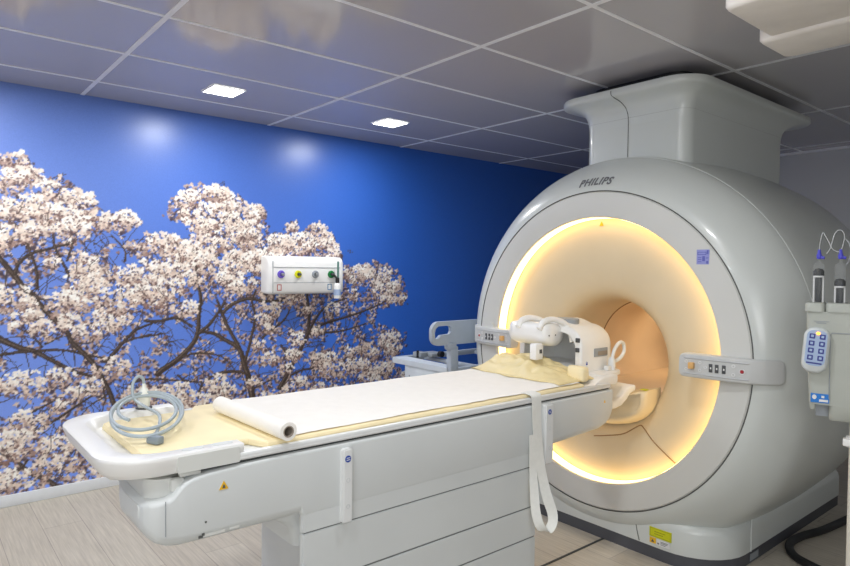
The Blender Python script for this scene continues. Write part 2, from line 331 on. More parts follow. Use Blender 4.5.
CL=[(0.48,1.184,0.095),(0.557,1.045,0.095),(0.667,1.004,0.088),(0.76,1.136,0.109),(0.851,1.254,0.102),(1.035,1.159,0.122),(1.001,1.048,0.095),(0.867,0.963,0.075),(0.541,0.689,0.095),(0.478,0.696,0.068),(0.717,0.717,0.068),(1.0,0.731,0.095),(1.105,1.315,0.082),(0.851,1.345,0.068),(0.554,0.467,0.095),(0.524,0.345,0.109),(0.457,0.293,0.082),(0.69,0.298,0.082),(0.689,0.173,0.109),(0.475,0.135,0.095),(1.383,0.522,0.109),(1.481,0.463,0.095),(1.701,0.504,0.082),(1.134,0.553,0.068),(0.522,1.956,0.068),(0.585,1.889,0.061),(0.659,1.792,0.088),(0.72,1.668,0.088),(0.853,1.736,0.088),(0.783,1.583,0.095),(0.521,1.712,0.088),(0.474,1.849,0.082),(0.644,1.634,0.095),(0.472,1.54,0.082),(0.569,1.544,0.068),(0.962,1.64,0.068),(1.094,1.659,0.075),(1.226,1.507,0.088),(1.35,1.478,0.095),(1.48,1.481,0.088),(1.479,1.814,0.075),(1.649,1.861,0.082),(1.791,1.817,0.082),(1.939,1.756,0.082),(1.827,1.686,0.082),(1.614,1.722,0.088),(1.513,1.649,0.082),(1.684,1.555,0.095),(1.902,1.563,0.095),(1.382,1.348,0.088),(1.225,1.347,0.082),(1.581,1.383,0.095),(1.792,1.385,0.088),(1.195,1.187,0.095),(1.35,1.217,0.095),(1.94,1.408,0.061),(1.287,1.153,0.068),(2.34,1.594,0.075),(2.468,1.66,0.068),(2.215,1.559,0.068),(2.558,1.556,0.068),(2.118,1.549,0.068),(2.34,1.503,0.068),(2.177,1.13,0.082),(2.097,1.059,0.061),(2.301,1.15,0.061),(2.887,1.339,0.068),(3.088,1.315,0.075),(3.193,1.206,0.068),(3.038,1.191,0.061),(2.791,1.275,0.061),(3.198,0.783,0.061),(3.094,0.731,0.061),(2.993,0.656,0.068),(2.798,0.591,0.082),(2.945,0.537,0.082),(2.657,0.565,0.075),(2.521,0.578,0.068),(2.458,0.677,0.054),(3.097,0.522,0.068),(2.059,0.696,0.061),(2.845,0.709,0.054),(1.996,0.99,0.054),(1.966,0.812,0.048),(1.045,0.09,0.095),(0.876,0.062,0.082),(2.478,0.427,0.068),(2.305,0.485,0.068),(2.742,1.514,0.027),(2.231,1.671,0.034)]

def srgb_arr(a): 
    a = np.clip(a, 0, 255) / 255.0
    return np.where(a <= .04045, a / 12.92, ((a + .055) / 1.055) ** 2.4)
def sky(x, z):
    t = np.clip((x - 0.2) / 3.1, 0, 1)[..., None]
    a = np.array([122., 150, 226]); b = np.array([82., 122, 214]); c = np.array([46., 102, 202])
    col = np.where(t < .55, a + (b - a) * (t / .55), b + (c - b) * ((t - .55) / .45))
    g = np.clip((z - 1.2) / 1.1, -1, 1)[..., None]
    return col * (1 - .10 * g)
def build_mural():
    rng = np.random.default_rng(5)
    D = .0055
    x0, x1, z0, z1 = -1.3, 3.35, .055, 2.05
    nx, nz = int((x1 - x0) / D) + 1, int((z1 - z0) / D) + 1
    gx = x0 + D * np.arange(nx); gz = z0 + D * np.arange(nz)
    XX, ZZ = np.meshgrid(gx, gz)
    img = sky(XX, ZZ)
    poly = np.array([(-1.12, .03), (-1.22, .6), (-1.14, .85), (-1.2, 1.1), (-1.05, 1.3), (-1.0, 1.55), (-.82, 1.62), (-.75, 1.85), (-.5, 1.8), (-.42, 1.98), (-.2, 1.95), (.0, 2.03)] + OUT[1:-1])
    def inside(px, pz):
        r = np.zeros(px.shape, bool); n = len(poly); j = n - 1
        for i in range(n):
            xi, zi = poly[i]; xj, zj = poly[j]
            c = ((zi > pz) != (zj > pz)) & (px < (xj - xi) * (pz - zi) / (zj - zi + 1e-12) + xi)
            r ^= c; j = i
        return r
    HO = np.array(HOLES)
    def hole(px, pz, k=1.0):
        d = np.hypot(px[..., None] - HO[:, 0], (pz[..., None] - HO[:, 1])) / (HO[:, 2] * k)
        return d.min(-1)
    def stamp(cx, cz, rx, rz, ang, col, al=1.0):
        m = max(rx, rz) + D
        i0, i1 = int((cx - m - x0) / D), int((cx + m - x0) / D) + 2
        j0, j1 = int((cz - m - z0) / D), int((cz + m - z0) / D) + 2
        i0, j0 = max(i0, 0), max(j0, 0); i1, j1 = min(i1, nx), min(j1, nz)
        if i0 >= i1 or j0 >= j1: return
        dx = XX[j0:j1, i0:i1] - cx; dz = ZZ[j0:j1, i0:i1] - cz
        ca, sa = math.cos(ang), math.sin(ang)
        d = ((dx * ca + dz * sa) / rx) ** 2 + ((-dx * sa + dz * ca) / rz) ** 2
        w = (np.clip(1.35 - d, 0, .7) / .7)[..., None] * al
        img[j0:j1, i0:i1] = img[j0:j1, i0:i1] * (1 - w) + np.array(col) * w
    def line(pts, w0, w1, col, jit=0.0, al=1.0):
        n = len(pts); tot = sum(math.dist(pts[i], pts[i + 1]) for i in range(n - 1)); run = 0
        for i in range(n - 1):
            a, b = pts[i], pts[i + 1]; L = math.dist(a, b); k = max(1, int(L / (D * .55)))
            for s in range(k):
                t = s / k; w = (w0 + (w1 - w0) * (run + L * t) / tot) / 2
                w = max(w, D * .42)
                c = np.array(col) * (1 + .3 * (rng.random() - .5))
                stamp(a[0] + (b[0] - a[0]) * t + jit * (rng.random() - .5), a[1] + (b[1] - a[1]) * t + jit * (rng.random() - .5), w, w, 0, c, al)
            run += L
    def twig(x, z, a, L, w):
        pts = [(x, z)]
        for k in range(max(3, int(L / .03))):
            a += rng.normal(0, .28); x += .03 * math.cos(a); z += .03 * math.sin(a)
            if not inside(np.array([x]), np.array([z - .01]))[0]: break
            pts.append((x, z))
        if len(pts) > 1: line(pts, w, w * .4, (74, 62, 58), 0, .85)
        return pts
    def flower(x, z, s, tone):
        # tone 0 = deep shade (brown-pink), 1 = sun-lit cream
        lit = np.array([252., 249, 242]); mid = np.array([230., 213, 198]); dark = np.array([134., 104, 97])
        c = mid + (lit - mid) * (tone - .5) * 2 if tone > .5 else dark + (mid - dark) * tone * 2
        for k in range(4):
            a = rng.random() * 6.28
            cc = c * (1 + .12 * (rng.random() - .55)); cc = cc + np.array([0, -5, -6]) * rng.random()
            stamp(x + s * .6 * math.cos(a), z + s * .5 * math.sin(a) + s * .1, s * (.5 + .35 * rng.random()), s * (.3 + .2 * rng.random()), a, cc, .95)
        if rng.random() < .42: stamp(x + s * .9 * (rng.random() - .5), z - s * .6, s * .38, s * .28, 0, (92, 68, 68), .75)
    # 1 far sprays: sparse dusky flowers and fine twigs over the sky, thinner inside the gaps
    P = rng.random((19000, 2)) * [x1 - x0, z1 - z0] + [x0, z0]
    ins = inside(P[:, 0], P[:, 1]); hd = hole(P[:, 0], P[:, 1])
    keep = ins & ((hd > 1.05) | (rng.random(len(P)) < .05))
    P = P[keep]
    for k in range(0, len(P), 6):
        twig(P[k, 0], P[k, 1], rng.normal(1.2, 1.0), .1 + .12 * rng.random(), .007)
    for k in range(len(P)):
        if rng.random() < .8: flower(P[k, 0], P[k, 1], .009 + .007 * rng.random(), .05 + .5 * rng.random())
    for k in range(len(P) // 2):     # shaded depths
        i = rng.integers(len(P)); stamp(P[i, 0] + .01, P[i, 1] - .008, .012, .007, rng.random() * 3, (70, 58, 72), .7)
    # 2 branches
    BR.extend([(.028, .02, [(-.9, 1.1), (-.4, 1.25), (.0, 1.33), (.33, 1.42)]), (.03, .024, [(-1.0, .62), (-.5, .78), (.1, .92), (.33, .95)]), (.02, .01, [(-.5, .78), (-.6, 1.0), (-.65, 1.25)]), (.02, .01, [(-.1, 1.3), (-.3, 1.5), (-.4, 1.7)])])
    for w0, w1, pts in BR:
        q = [(p.x, p.y) for p in smooth_path([(a, b, 0) for a, b in pts], 5)]
        line(q, w0 * 1.15, w1 * 1.1, (62, 50, 44), .004)
        line([(a - w0 * .2, b + w0 * .15) for a, b in q], w0 * .35, w1 * .3, (112, 98, 88), .004, .6)
        for k in range(3, len(q) - 1, 3):
            dx, dz = q[k + 1][0] - q[k - 1][0], q[k + 1][1] - q[k - 1][1]
            if rng.random() < .75:
                twig(q[k][0], q[k][1], math.atan2(dz, dx) + rng.choice([-1, 1]) * (.5 + .5 * rng.random()), .1 + .16 * rng.random(), max(.006, w1 * .5))
    # 3 front clumps of blossom: bright tops, pink-brown undersides
    C = [tuple(c) for c in CL]
    Q = rng.random((1150, 2)) * [x1 - x0, z1 - z0] + [x0, z0]
    qi = inside(Q[:, 0], Q[:, 1]); qh = hole(Q[:, 0], Q[:, 1], 1.0)
    bd = np.array([min(min(math.dist(q, p) for p in pts) for _, _, pts in BR[:8] + BR[16:17] + BR[20:24]) for q in Q])
    for q, a, h, b in zip(Q, qi, qh, bd):
        up = q[1] > 1.2
        if a and h > 1.9 and b > .05 and rng.random() < (.95 if up else .42): C.append((q[0], q[1], .035 + .04 * rng.random()))
    C.sort(key=lambda c: -c[1] + .25 * rng.random())
    for cx, cz, r in C:
        n = int(8 + 5600 * r * r * .8)
        tone0 = .09 * rng.normal()
        fl = []
        for k in range(n):
            a = rng.random() * 6.28; q = math.sqrt(rng.random())
            fx, fz = cx + 1.15 * r * q * math.cos(a), cz + .82 * r * q * math.sin(a)
            fl.append((fx, fz))
        # the sky and shade show between the flowers of a clump
        fl.sort(key=lambda p: p[1])
        ok = inside(np.array([f[0] for f in fl]), np.array([f[1] - .01 for f in fl]))
        for k in range(int(5 + 90 * r)):      # shaded hollows beneath and between the flowers
            a = rng.random() * 6.28; q = math.sqrt(rng.random())
            hx, hz = cx + 1.0 * r * q * math.cos(a), cz + .7 * r * q * math.sin(a) - .25 * r
            if inside(np.array([hx]), np.array([hz - .02]))[0]: stamp(hx, hz, .006 + .007 * rng.random(), .005 + .004 * rng.random(), a, (92, 70, 70), .7)
        for (fx, fz), o_ in zip(fl, ok):
            if not o_: continue
            t = .60 + .50 * (fz - cz) / r + .17 * rng.normal() + tone0
            flower(fx, fz, .0105 + .008 * rng.random(), float(np.clip(t, .08, 1)))
        for k in range(int(3 + 40 * r)):
            hx, hz = cx + 1.1 * r * (2 * rng.random() - 1), cz - .75 * r * rng.random()
            stamp(hx, hz, .005 + .006 * rng.random(), .0045 + .003 * rng.random(), rng.random() * 3, (84, 62, 62), .6)
        if rng.random() < .6: twig(cx + r * rng.normal() * .4, cz - .6 * r, 1.5 + rng.normal() * .6, .05 + r, .0055)
    img2 = img
    nv = nx * nz
    co = np.empty((nv, 3), np.float32); co[:, 0] = XX.ravel(); co[:, 1] = WY - .0015; co[:, 2] = ZZ.ravel()
    rgb = srgb_arr(img2.reshape(-1, 3))
    idx = np.arange(nv).reshape(nz, nx)
    F = np.stack([idx[:-1, :-1], idx[:-1, 1:], idx[1:, 1:], idx[1:, :-1]], -1).reshape(-1, 4)
    # coarse plain-sky panels round the printed tree
    extra_v, extra_c, extra_f = [], [], []
    def panel(a0, a1, b0, b1, n, m):
        base = nv + len(extra_v)
        for j in range(m + 1):
            for i in range(n + 1):
                x = a0 + (a1 - a0) * i / n; z = b0 + (b1 - b0) * j / m
                extra_v.append((x, WY - .0015, z)); extra_c.append(srgb_arr(sky(np.array(x), np.array(z))))
        for j in range(m):
            for i in range(n):
                q = base + j * (n + 1) + i; extra_f.append((q, q + 1, q + n + 2, q + n + 1))
    xe, ze = gx[-1], gz[-1]
    panel(X0, x0, .055, H, 12, 12); panel(xe, X1, .055, H, 20, 20); panel(x0, xe, ze, H, 40, 6)
    co = np.concatenate([co, np.array(extra_v, np.float32)]); rgb = np.concatenate([rgb, np.array(extra_c).reshape(-1, 3)])
    F = np.concatenate([F, np.array(extra_f)])
    me = bpy.data.meshes.new('mural')
    me.vertices.add(len(co)); me.vertices.foreach_set('co', co.ravel())
    me.loops.add(F.size); me.loops.foreach_set('vertex_index', F.ravel().astype(np.int32))
    me.polygons.add(len(F)); me.polygons.foreach_set('loop_start', (np.arange(len(F)) * 4).astype(np.int32))
    me.update(calc_edges=True)
    ca = me.color_attributes.new('Col', 'FLOAT_COLOR', 'POINT')
    ca.data.foreach_set('color', np.concatenate([rgb, np.ones((len(rgb), 1))], 1).astype(np.float32).ravel())
    me.materials.append(mural_mat())
    o = bpy.data.objects.new('mural', me); COL.objects.link(o); o.parent = wall
    o['label'] = 'printed mural of a white blossoming tree against blue sky'
build_mural()
# ------------------------------------------------------------------ MRI scanner
CY, CZ = 1.93, .972
scan = root('mri_scanner', (3.6, CY, 0), 'large white MRI scanner with glowing ring round its bore, under the ceiling column', 'MRI scanner')
PROF = [(.812, 2.724), (.83, 2.728), (.86, 2.742), (.90, 2.773), (.935, 2.81), (.965, 2.85), (.985, 2.885), (.998, 2.92), (1.008, 2.98), (1.018, 3.1),
        (1.026, 3.3), (1.028, 3.5), (1.02, 3.75), (1.0, 4.0), (.965, 4.18), (.915, 4.32), (.84, 4.42), (.74, 4.465), (.55, 4.48), (.345, 4.48)]
def prof_x(r):
    for (a, x), (b, y) in zip(PROF[:-1], PROF[1:]):
        if a <= r <= b: return x + (y - x) * (r - a) / (b - a)
    return PROF[0][1]
def ys(bm): return bmap(bm, lambda x, y, z: (x, CY + (y - CY) * .99, z))
def tall(bm):      # the opening is a touch taller than wide
    def f(x, y, z):
        r = math.hypot(y - CY, z - CZ); k = max(0, 1 - abs(r - .667) / .14)
        return (x, CY + (y - CY) * (1 - .01 * (1 - k) * (r > .667) - .004 * k), CZ + (z - CZ) * (1 + .013 * k))
    return bmap(bm, f)
bm = BM()
lathe(bm, PROF, 176, (0, CY, CZ), 'x')
res = bmesh.ops.bisect_plane(bm, geom=bm.verts[:] + bm.edges[:] + bm.faces[:], plane_co=(0, 0, .02), plane_no=(0, 0, 1), clear_inner=True)
ys(bm); obj('housing', bm, M['shell'], scan, angle=60)
# base fairing
def fair(z, gx, gy, r): return [(x, y, z) for x, y in rr(2.755 + gx, 4.30, 1.265 + gy, 2.595 - gy, r, 8, (.04, .04, r, r))]
bm = BM(); loft(bm, [fair(.06, 0, 0, .26), fair(.165, 0, 0, .26), fair(.19, .008, .006, .26), fair(.207, .03, .02, .25), fair(.215, .08, .06, .22)])
obj('base_fairing', bm, M['shell'], scan, angle=50)
bm = BM(); loft(bm, [fair(0, .004, .004, .26), fair(.06, .004, .004, .26)])
obj('plinth', bm, M['plinth'], scan)
# front ring panel, slightly convex
bm = BM(); lathe(bm, [(.668, 2.80), (.668, 2.726), (.672, 2.721), (.70, 2.717), (.76, 2.717), (.80, 2.720), (.806, 2.726), (.806, 2.76)], 144, (0, CY, CZ), 'x'); tall(bm)
obj('front_ring', bm, M['face'], scan)
bm = BM(); ring(bm, (2.7245, CY, CZ), .809, .0024, 'x', 144); ys(bm); obj('ring_seam', bm, M['seam'], scan)
bm = BM(); ring(bm, (2.925, CY, CZ), .9995, .0013, 'x', 144, a0=-2, a1=182); ys(bm); obj('shell_seam', bm, M['seam_pale'], scan)
# glowing strip under the lip of the ring
bm = BM(); lathe(bm, [(.664, 2.792), (.6655, 2.735)], 144, (0, CY, CZ), 'x'); tall(bm); obj('light_strip', bm, M['ringlight'], scan, label='glowing warm light strip')
# funnel
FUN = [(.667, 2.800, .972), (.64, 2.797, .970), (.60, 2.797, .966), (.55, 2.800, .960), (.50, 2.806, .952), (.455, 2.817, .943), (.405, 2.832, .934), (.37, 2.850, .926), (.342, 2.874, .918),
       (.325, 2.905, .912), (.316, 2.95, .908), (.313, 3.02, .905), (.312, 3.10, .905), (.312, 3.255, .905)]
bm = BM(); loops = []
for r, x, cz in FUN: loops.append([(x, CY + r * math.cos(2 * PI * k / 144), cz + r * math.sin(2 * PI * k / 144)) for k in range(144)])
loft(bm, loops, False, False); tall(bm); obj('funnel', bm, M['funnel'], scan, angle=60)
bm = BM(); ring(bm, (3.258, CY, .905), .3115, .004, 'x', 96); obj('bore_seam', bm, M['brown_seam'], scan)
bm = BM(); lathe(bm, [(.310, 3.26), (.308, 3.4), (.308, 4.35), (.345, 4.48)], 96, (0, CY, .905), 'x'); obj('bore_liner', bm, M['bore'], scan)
bm = BM(); tube(bm, [(3.30, CY + .302 * math.cos(R(150)), .905 + .302 * math.sin(R(150))), (4.35, CY + .302 * math.cos(R(150)), .905 + .302 * math.sin(R(150)))], .006); obj('bore_rail', bm, M['funnel'], scan)
bm = BM(); box(bm, 3.0, 4.40, CY - .255, CY + .255, .70, .735, .01); obj('bore_bridge', bm, M['bore'], scan)
# chin below the bore that receives the couch
def chin(x, top, hw, bot, n=18):
    pts = [(x, CY + hw - .0, top)]
    for k in range(n + 1):
        a = PI * k / n; pts.append((x, CY + hw * math.cos(a), top - .03 - (top - .03 - bot) * math.sin(a) ** .8))
    pts.append((x, CY - hw, top)); 
    for k in range(1, 8):
        t = k / 8; pts.append((x, CY - hw + 2 * hw * t, top - .05 * math.sin(PI * t)))
    return pts
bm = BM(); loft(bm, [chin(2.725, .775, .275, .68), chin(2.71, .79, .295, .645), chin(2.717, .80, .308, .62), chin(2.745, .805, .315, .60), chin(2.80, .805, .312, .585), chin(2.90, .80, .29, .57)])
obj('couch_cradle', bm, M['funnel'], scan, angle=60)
bm = BM(); box(bm, 2.735, 2.765, CY - .305, CY - .275, .804, .807); obj('warning_tag', bm, M['labely'], scan)
# fine seam drawn across the lower funnel
def fpt(y, z, off=.002):
    dy = y - CY; best = None
    for (r0, x0_, c0), (r1, x1_, c1) in zip(FUN[:-1], FUN[1:]):
        a, b = math.hypot(dy, z - c0), math.hypot(dy, z - c1)
        if a <= r0 + 1e-6 and b >= r1 - 1e-6:
            t = (r0 - a) / max(1e-6, (r0 - a) + (b - r1)); best = (x0_ + (x1_ - x0_) * t - off, y, z); break
    return best
sp = smooth_path([(0, 1.97, .50), (0, 1.90, .515), (0, 1.80, .545), (0, 1.72, .60), (0, 1.69, .60), (0, 1.62, .55), (0, 1.52, .485), (0, 1.475, .455)], 6)
sp = [fpt(p.y, p.z) for p in sp]; sp = [p for p in sp if p]
bm = BM(); tube(bm, sp, .0028, 6); obj('funnel_seam', bm, M['brown_seam'], scan)
bm = BM(); tube(bm, smooth_path([(2.754, 1.68, .185), (2.754, 1.67, .12), (2.754, 1.655, .065)], 5), .0022, 6); obj('fairing_seam', bm, M['seam'], scan)
bm = BM(); tube(bm, smooth_path([(3.07, 1.263, .06), (3.07, 1.263, .2), (3.10, 1.262, .222), (3.3, 1.26, .30)], 4), .0022, 6); obj('side_seam', bm, M['seam_pale'], scan)
# maker's lettering, wrapped on the curved shell above the ring
t, w, h = text_mesh('PHILIPS', .058, offset=.0022, shear=.2, spacing=1.12)
bmesh.ops.triangulate(t, faces=t.faces[:]); bmesh.ops.subdivide_edges(t, edges=[e for e in t.edges if e.calc_length() > .02], cuts=2)
k = .200 / w
def wrap(u, v, _):
    r = .862 + v * k * .98; s = (1.932 - CY) - u * k          # s: +y offset measured along the arc
    a = s / .862
    return (prof_x(r) - .0022, CY + r * math.sin(a), CZ + r * math.cos(a))
bmap(t, wrap); obj('lettering', t, M['logo'], scan, smooth=False, label='grey maker lettering on the shell')
# stickers on the front ring: (x plane) helper
def xplate(bm, x, ya, yb, za, zb, th=.0012, mi=0): box(bm, x - th, x + .004, min(ya, yb), max(ya, yb), za, zb, mi=mi)
st = BM(); xplate(st, 2.7165, 1.378, 1.322, 1.41, 1.475); st = obj('notice_sticker', st, M['stickblue'], scan, label='small lilac notice sticker', smooth=False)
bm = BM()
for ya, yb, za, zb in ((1.374, 1.334, 1.462, 1.465), (1.374, 1.334, 1.452, 1.455), (1.374, 1.371, 1.452, 1.465), (1.337, 1.334, 1.452, 1.465), (1.332, 1.325, 1.455, 1.472), (1.352, 1.340, 1.424, 1.446), (1.372, 1.356, 1.438, 1.441), (1.372, 1.356, 1.43, 1.433), (1.372, 1.356, 1.42, 1.423), (1.334, 1.325, 1.413, 1.425), (1.336, 1.325, 1.436, 1.44)):
    xplate(bm, 2.7153, ya, yb, za, zb, .0006)
obj('sticker_print', bm, M['stickdark'], st, smooth=False)
bm = BM(); prism(bm, [(-.013, 0), (.013, 0), (0, .024)], .0012, lambda u, v, w: (2.796 - w - .001, CY - u, 1.608 + v)); obj('warning_triangle', bm, M['warny'], scan, smooth=False)
# labels on the fairing
lb = BM(); xplate(lb, 2.7535, 1.601, 1.490, .108, .154); lb = obj('warning_label', lb, M['labely'], scan, label='bright yellow warning label', smooth=False)
bm = BM()
for ya, yb, za, zb in ((1.597, 1.494, .149, .1505), (1.597, 1.494, .112, .1135), (1.597, 1.5955, .112, .150), (1.4955, 1.494, .112, .150), (1.575, 1.52, .135, .138), (1.575, 1.53, .124, .127)): xplate(bm, 2.7523, ya, yb, za, zb, .0005)
obj('label_border', bm, mat('label_olive', (140, 142, 20), .5), lb, smooth=False)
bm = BM(); xplate(bm, 2.7535, 1.599, 1.567, .078, .104); w1 = obj('warning_label', bm, M['warny'], scan, label='small orange warning label', smooth=False)
bm = BM(); prism(bm, [(-.008, 0), (.008, 0), (0, .015)], .0007, lambda u, v, w: (2.7523 - w, 1.583 - u, .083 + v)); obj('warning_triangle', bm, M['seam'], w1, smooth=False)
bm = BM(); xplate(bm, 2.7535, 1.563, 1.497, .076, .102); w2 = obj('rating_label', bm, M['labelw'], scan, smooth=False)
bm = BM()
for q in ((1.559, 1.549, .080, .088), (1.543, 1.505, .094, .097), (1.543, 1.507, .088, .091), (1.543, 1.517, .081, .084)): xplate(bm, 2.7523, *q, .0005)
obj('label_print', bm, M['logo'], w2, smooth=False)
bm = BM(); box(bm, 3.07, 3.16, 1.2655, 1.267, .012, .045); obj('rating_label', bm, M['grey'], scan, smooth=False)
# half-round cap behind the left arm
bm = BM(); disc(bm, (2.71, CY + .715, CZ + .055), .035, 'x', -.03, 24); obj('cap', bm, M['face'], scan)

# control arms
def arm_path(s):   # s = distance from the inner end -> (offset from the bore axis, x)
    P = [(.492, 2.655), (.56, 2.66), (.66, 2.667), (.74, 2.675), (.80, 2.69), (.85, 2.72), (.885, 2.753), (.905, 2.775)]
    d = 0
    for a, b in zip(P[:-1], P[1:]):
        L = math.dist(a, b)
        if s <= d + L + 1e-9: t = (s - d) / L; return (a[0] + (b[0] - a[0]) * t, a[1] + (b[1] - a[1]) * t)
        d += L
    return P[-1]
ALEN = sum(math.dist(a, b) for a, b in zip([(.492, 2.655), (.56, 2.66), (.66, 2.667), (.74, 2.675), (.80, 2.69), (.85, 2.72), (.885, 2.753)], [(.56, 2.66), (.66, 2.667), (.74, 2.675), (.80, 2.69), (.85, 2.72), (.885, 2.753), (.905, 2.775)]))
def control_arm(side, zc, name_label):
    hh, cr, th = .052, .02, .055; s0 = .02 if side < 0 else 0
    def P(s, v, w=0.0):
        o, x = arm_path(s); o2, x2 = arm_path(min(s + .004, ALEN)); 
        if s + .004 > ALEN: o, x = arm_path(ALEN - .004); o2, x2 = arm_path(ALEN); nx_, no = -(o2 - o), (x2 - x); o, x = arm_path(s)
        else: nx_, no = -(o2 - o), (x2 - x)
        l = math.hypot(nx_, no); return Vector((x + nx_ / l * w, CY + side * (o + no / l * w), zc + v))
    def outline(s):
        e = min(s - s0, ALEN - s)
        return hh - cr + math.sqrt(max(0, cr * cr - (cr - e) ** 2)) if e < cr else hh
    S = sorted(set([s0, s0 + .003, s0 + .008, s0 + .014, s0 + .02, ALEN, ALEN - .003, ALEN - .008, ALEN - .014, ALEN - .02] + [s0 + .02 + (ALEN - s0 - .04) * k / 30 for k in range(31)]))
    bm = BM(); loops = []
    for s in S:
        q = max(outline(s), .003)
        l = [P(s, v * q, w) for v, w in ((-1, -th), (-1, -.006), (-.93, -.001), (-.8, 0), (.8, 0), (.93, -.001), (1, -.006), (1, -th))]
        loops.append(l)
    loft(bm, loops)
    a = obj('control_panel', bm, M['armgrey'], scan, label=name_label, angle=50)
    bm = BM()
    for v in (-.034, .034):
        tube(bm, [P(s0 + .02 + (.29 - s0) * k / 20, v, .0005) for k in range(21)], .0035, 8)
    obj('panel_ridge', bm, mat('ridge', (190, 193, 195), .4), a)
    def patch(name, s, v, ds, dv, m, w=.004, bev=.002, parent=a):
        o = P(s, v); nrm = (P(s, v, 1) - o).normalized(); tt = (P(s + .003, v) - P(s - .003, v)).normalized(); up = Vector((0, 0, 1))
        mt = Matrix((tt, up, nrm)).transposed().to_4x4(); mt.translation = o
        t = bmesh.new(); box(t, -ds / 2, ds / 2, -dv / 2, dv / 2, -.002, w, bev); b2 = BM(); merge(b2, t, 0, mt); return obj(name, b2, m, parent)
    def dot(name, s, v, r, m, w=.0025, hole=None):
        o = P(s, v); nrm = (P(s, v, 1) - o).normalized(); tt = (P(s + .003, v) - P(s - .003, v)).normalized()
        mt = Matrix((tt, Vector((0, 0, 1)), nrm)).transposed().to_4x4(); mt.translation = o
        t = bmesh.new()
        if hole: lathe(t, [(r, -.001), (r, w), (hole, w), (hole, -.001)], 18)
        else: lathe(t, [(r, -.001), (r * .9, w)], 18, cap0=True, cap1=True)
        b2 = BM(); merge(b2, t, 0, mt); return obj(name, b2, m, a)
    patch('rocker_knob', .066 + s0 * .6, .002, .024, .028, M['amber'], .02, .004)
    for s, v in ((.04, .018), (.10, .018), (.04, -.016), (.10, -.016)): dot('button', s + s0 * .6, v, .0068, M['labelw'], .002, .0042)
    dot('button', .135, 0, .007, M['labelw'], .002, .0042)
    for s in (.158, .183, .212):
        k_ = patch('key', s, -.001, .015, .036, M['darkgrey'], .003, .0015)
        patch('key_mark', s + .001, -.001, .006, .008, M['labelw'], .0036, .0005, k_)
    dot('button', .25, .018, .008, M['labelw'], .002, .004); dot('button', .25, -.018, .008, M['labelw'], .002, .0045)
    dot('button', .283, -.002, .012, M['labelw'], .002, .009); dot('stop_button', .283, -.002, .0075, M['red'], .004)
    return a
control_arm(-1, .965, 'grey control arm on the right of the ring')
control_arm(1, .978, 'grey control arm on the left of the ring')

# ------------------------------------------------------------------ column between scanner and ceiling
col = root('ceiling_column', (3.57, 1.89, 1.90), 'smooth white column rising from the scanner top to the ceiling', 'column')
def cl(z, a, b, c, d, r): return [(x, y, z) for x, y in rr(a, b, c, d, r, 8)]
c0 = (2.985, 4.16, 1.575, 2.185)
bm = BM(); loft(bm, [cl(1.90, *c0, .07), cl(2.16, *c0, .07)], False, False); obj('shaft', bm, M['shell'], col, angle=50)
def mixr(t, z):
    e = (2.88, 4.455, 1.485, 2.335)
    return cl(z, *[a + (b - a) * t for a, b in zip(c0, e)], .07 + .09 * t)
bm = BM(); loft(bm, [mixr(0, 2.15), mixr(.015, 2.185), mixr(.06, 2.215), mixr(.15, 2.242), mixr(.30, 2.262), mixr(.52, 2.278), mixr(.78, 2.289), mixr(.95, 2.295), mixr(1, 2.302), mixr(1, 2.322), mixr(.97, 2.331)]); obj('flange', bm, M['shell'], col, angle=50)
bm = BM(); loft(bm, [cl(2.328, 3.02, 4.25, 1.62, 2.19, .1), cl(H - .0005, 3.02, 4.25, 1.62, 2.19, .1)]); obj('ceiling_gap_shade', bm, M['black'], col)  # black block stands in for the shadow between flange and ceiling
bm = BM(); tube(bm, smooth_path([(2.983, 1.905, 1.95), (2.983, 1.905, 2.17), (2.977, 1.908, 2.22), (2.966, 1.914, 2.246), (2.938, 1.925, 2.271), (2.90, 1.938, 2.288), (2.879, 1.944, 2.302), (2.878, 1.945, 2.322)], 5), .002, 6); obj('shaft_seam', bm, M['seam'], col)
bm = BM()
pl = rr(c0[0] - .0025, c0[1] + .006, c0[2] - .0025, c0[3] + .0035, .07, 8)
tube(bm, [(x, y, 2.19) for x, y in pl], .0008, 5, closed=True); obj('flange_seam', bm, M['seam_soft'], col)
# ------------------------------------------------------------------ patient table
TA, TB, TC = 1.615, 2.235, 1.925
tab = root('patient_table', (1.45, TC, 0), 'long white scanner couch on a panelled pedestal, running into the scanner bore', 'scanner table')
def interp(P, x):
    if x <= P[0][0]: return P[0][1]
    for (a, b), (c, d) in zip(P[:-1], P[1:]):
        if x <= c: return b + (d - b) * (x - a) / (c - a)
    return P[-1][1]
ZT = [(.455, .778), (.47, .786), (.50, .789), (.515, .790), (.528, .797), (.54, .812), (.555, .826), (.58, .836), (.62, .842), (.70, .846), (.80, .848), (2.5, .848)]
ZB = [(.452, .735), (.458, .715), (.468, .697), (.485, .68), (.51, .667), (.54, .661), (.60, .659), (1.9, .659), (2.1, .665), (2.36, .676), (2.41, .69), (2.43, .705), (2.445, .73)]
def hw(x):
    Rr, xs_ = .125, .58
    return .31 - Rr + math.sqrt(max(0, Rr * Rr - (xs_ - x) ** 2)) if x < xs_ else .31
S = sorted(set([a for a, _ in ZT[:-1]] + [a for a, _ in ZB] + [.452, .46, .475, .49, .52, .56, .65, .75, 1.0, 1.4, 1.8, 2.445, .888, .894, 1.929, 1.935]))
bm = BM(); loops = []
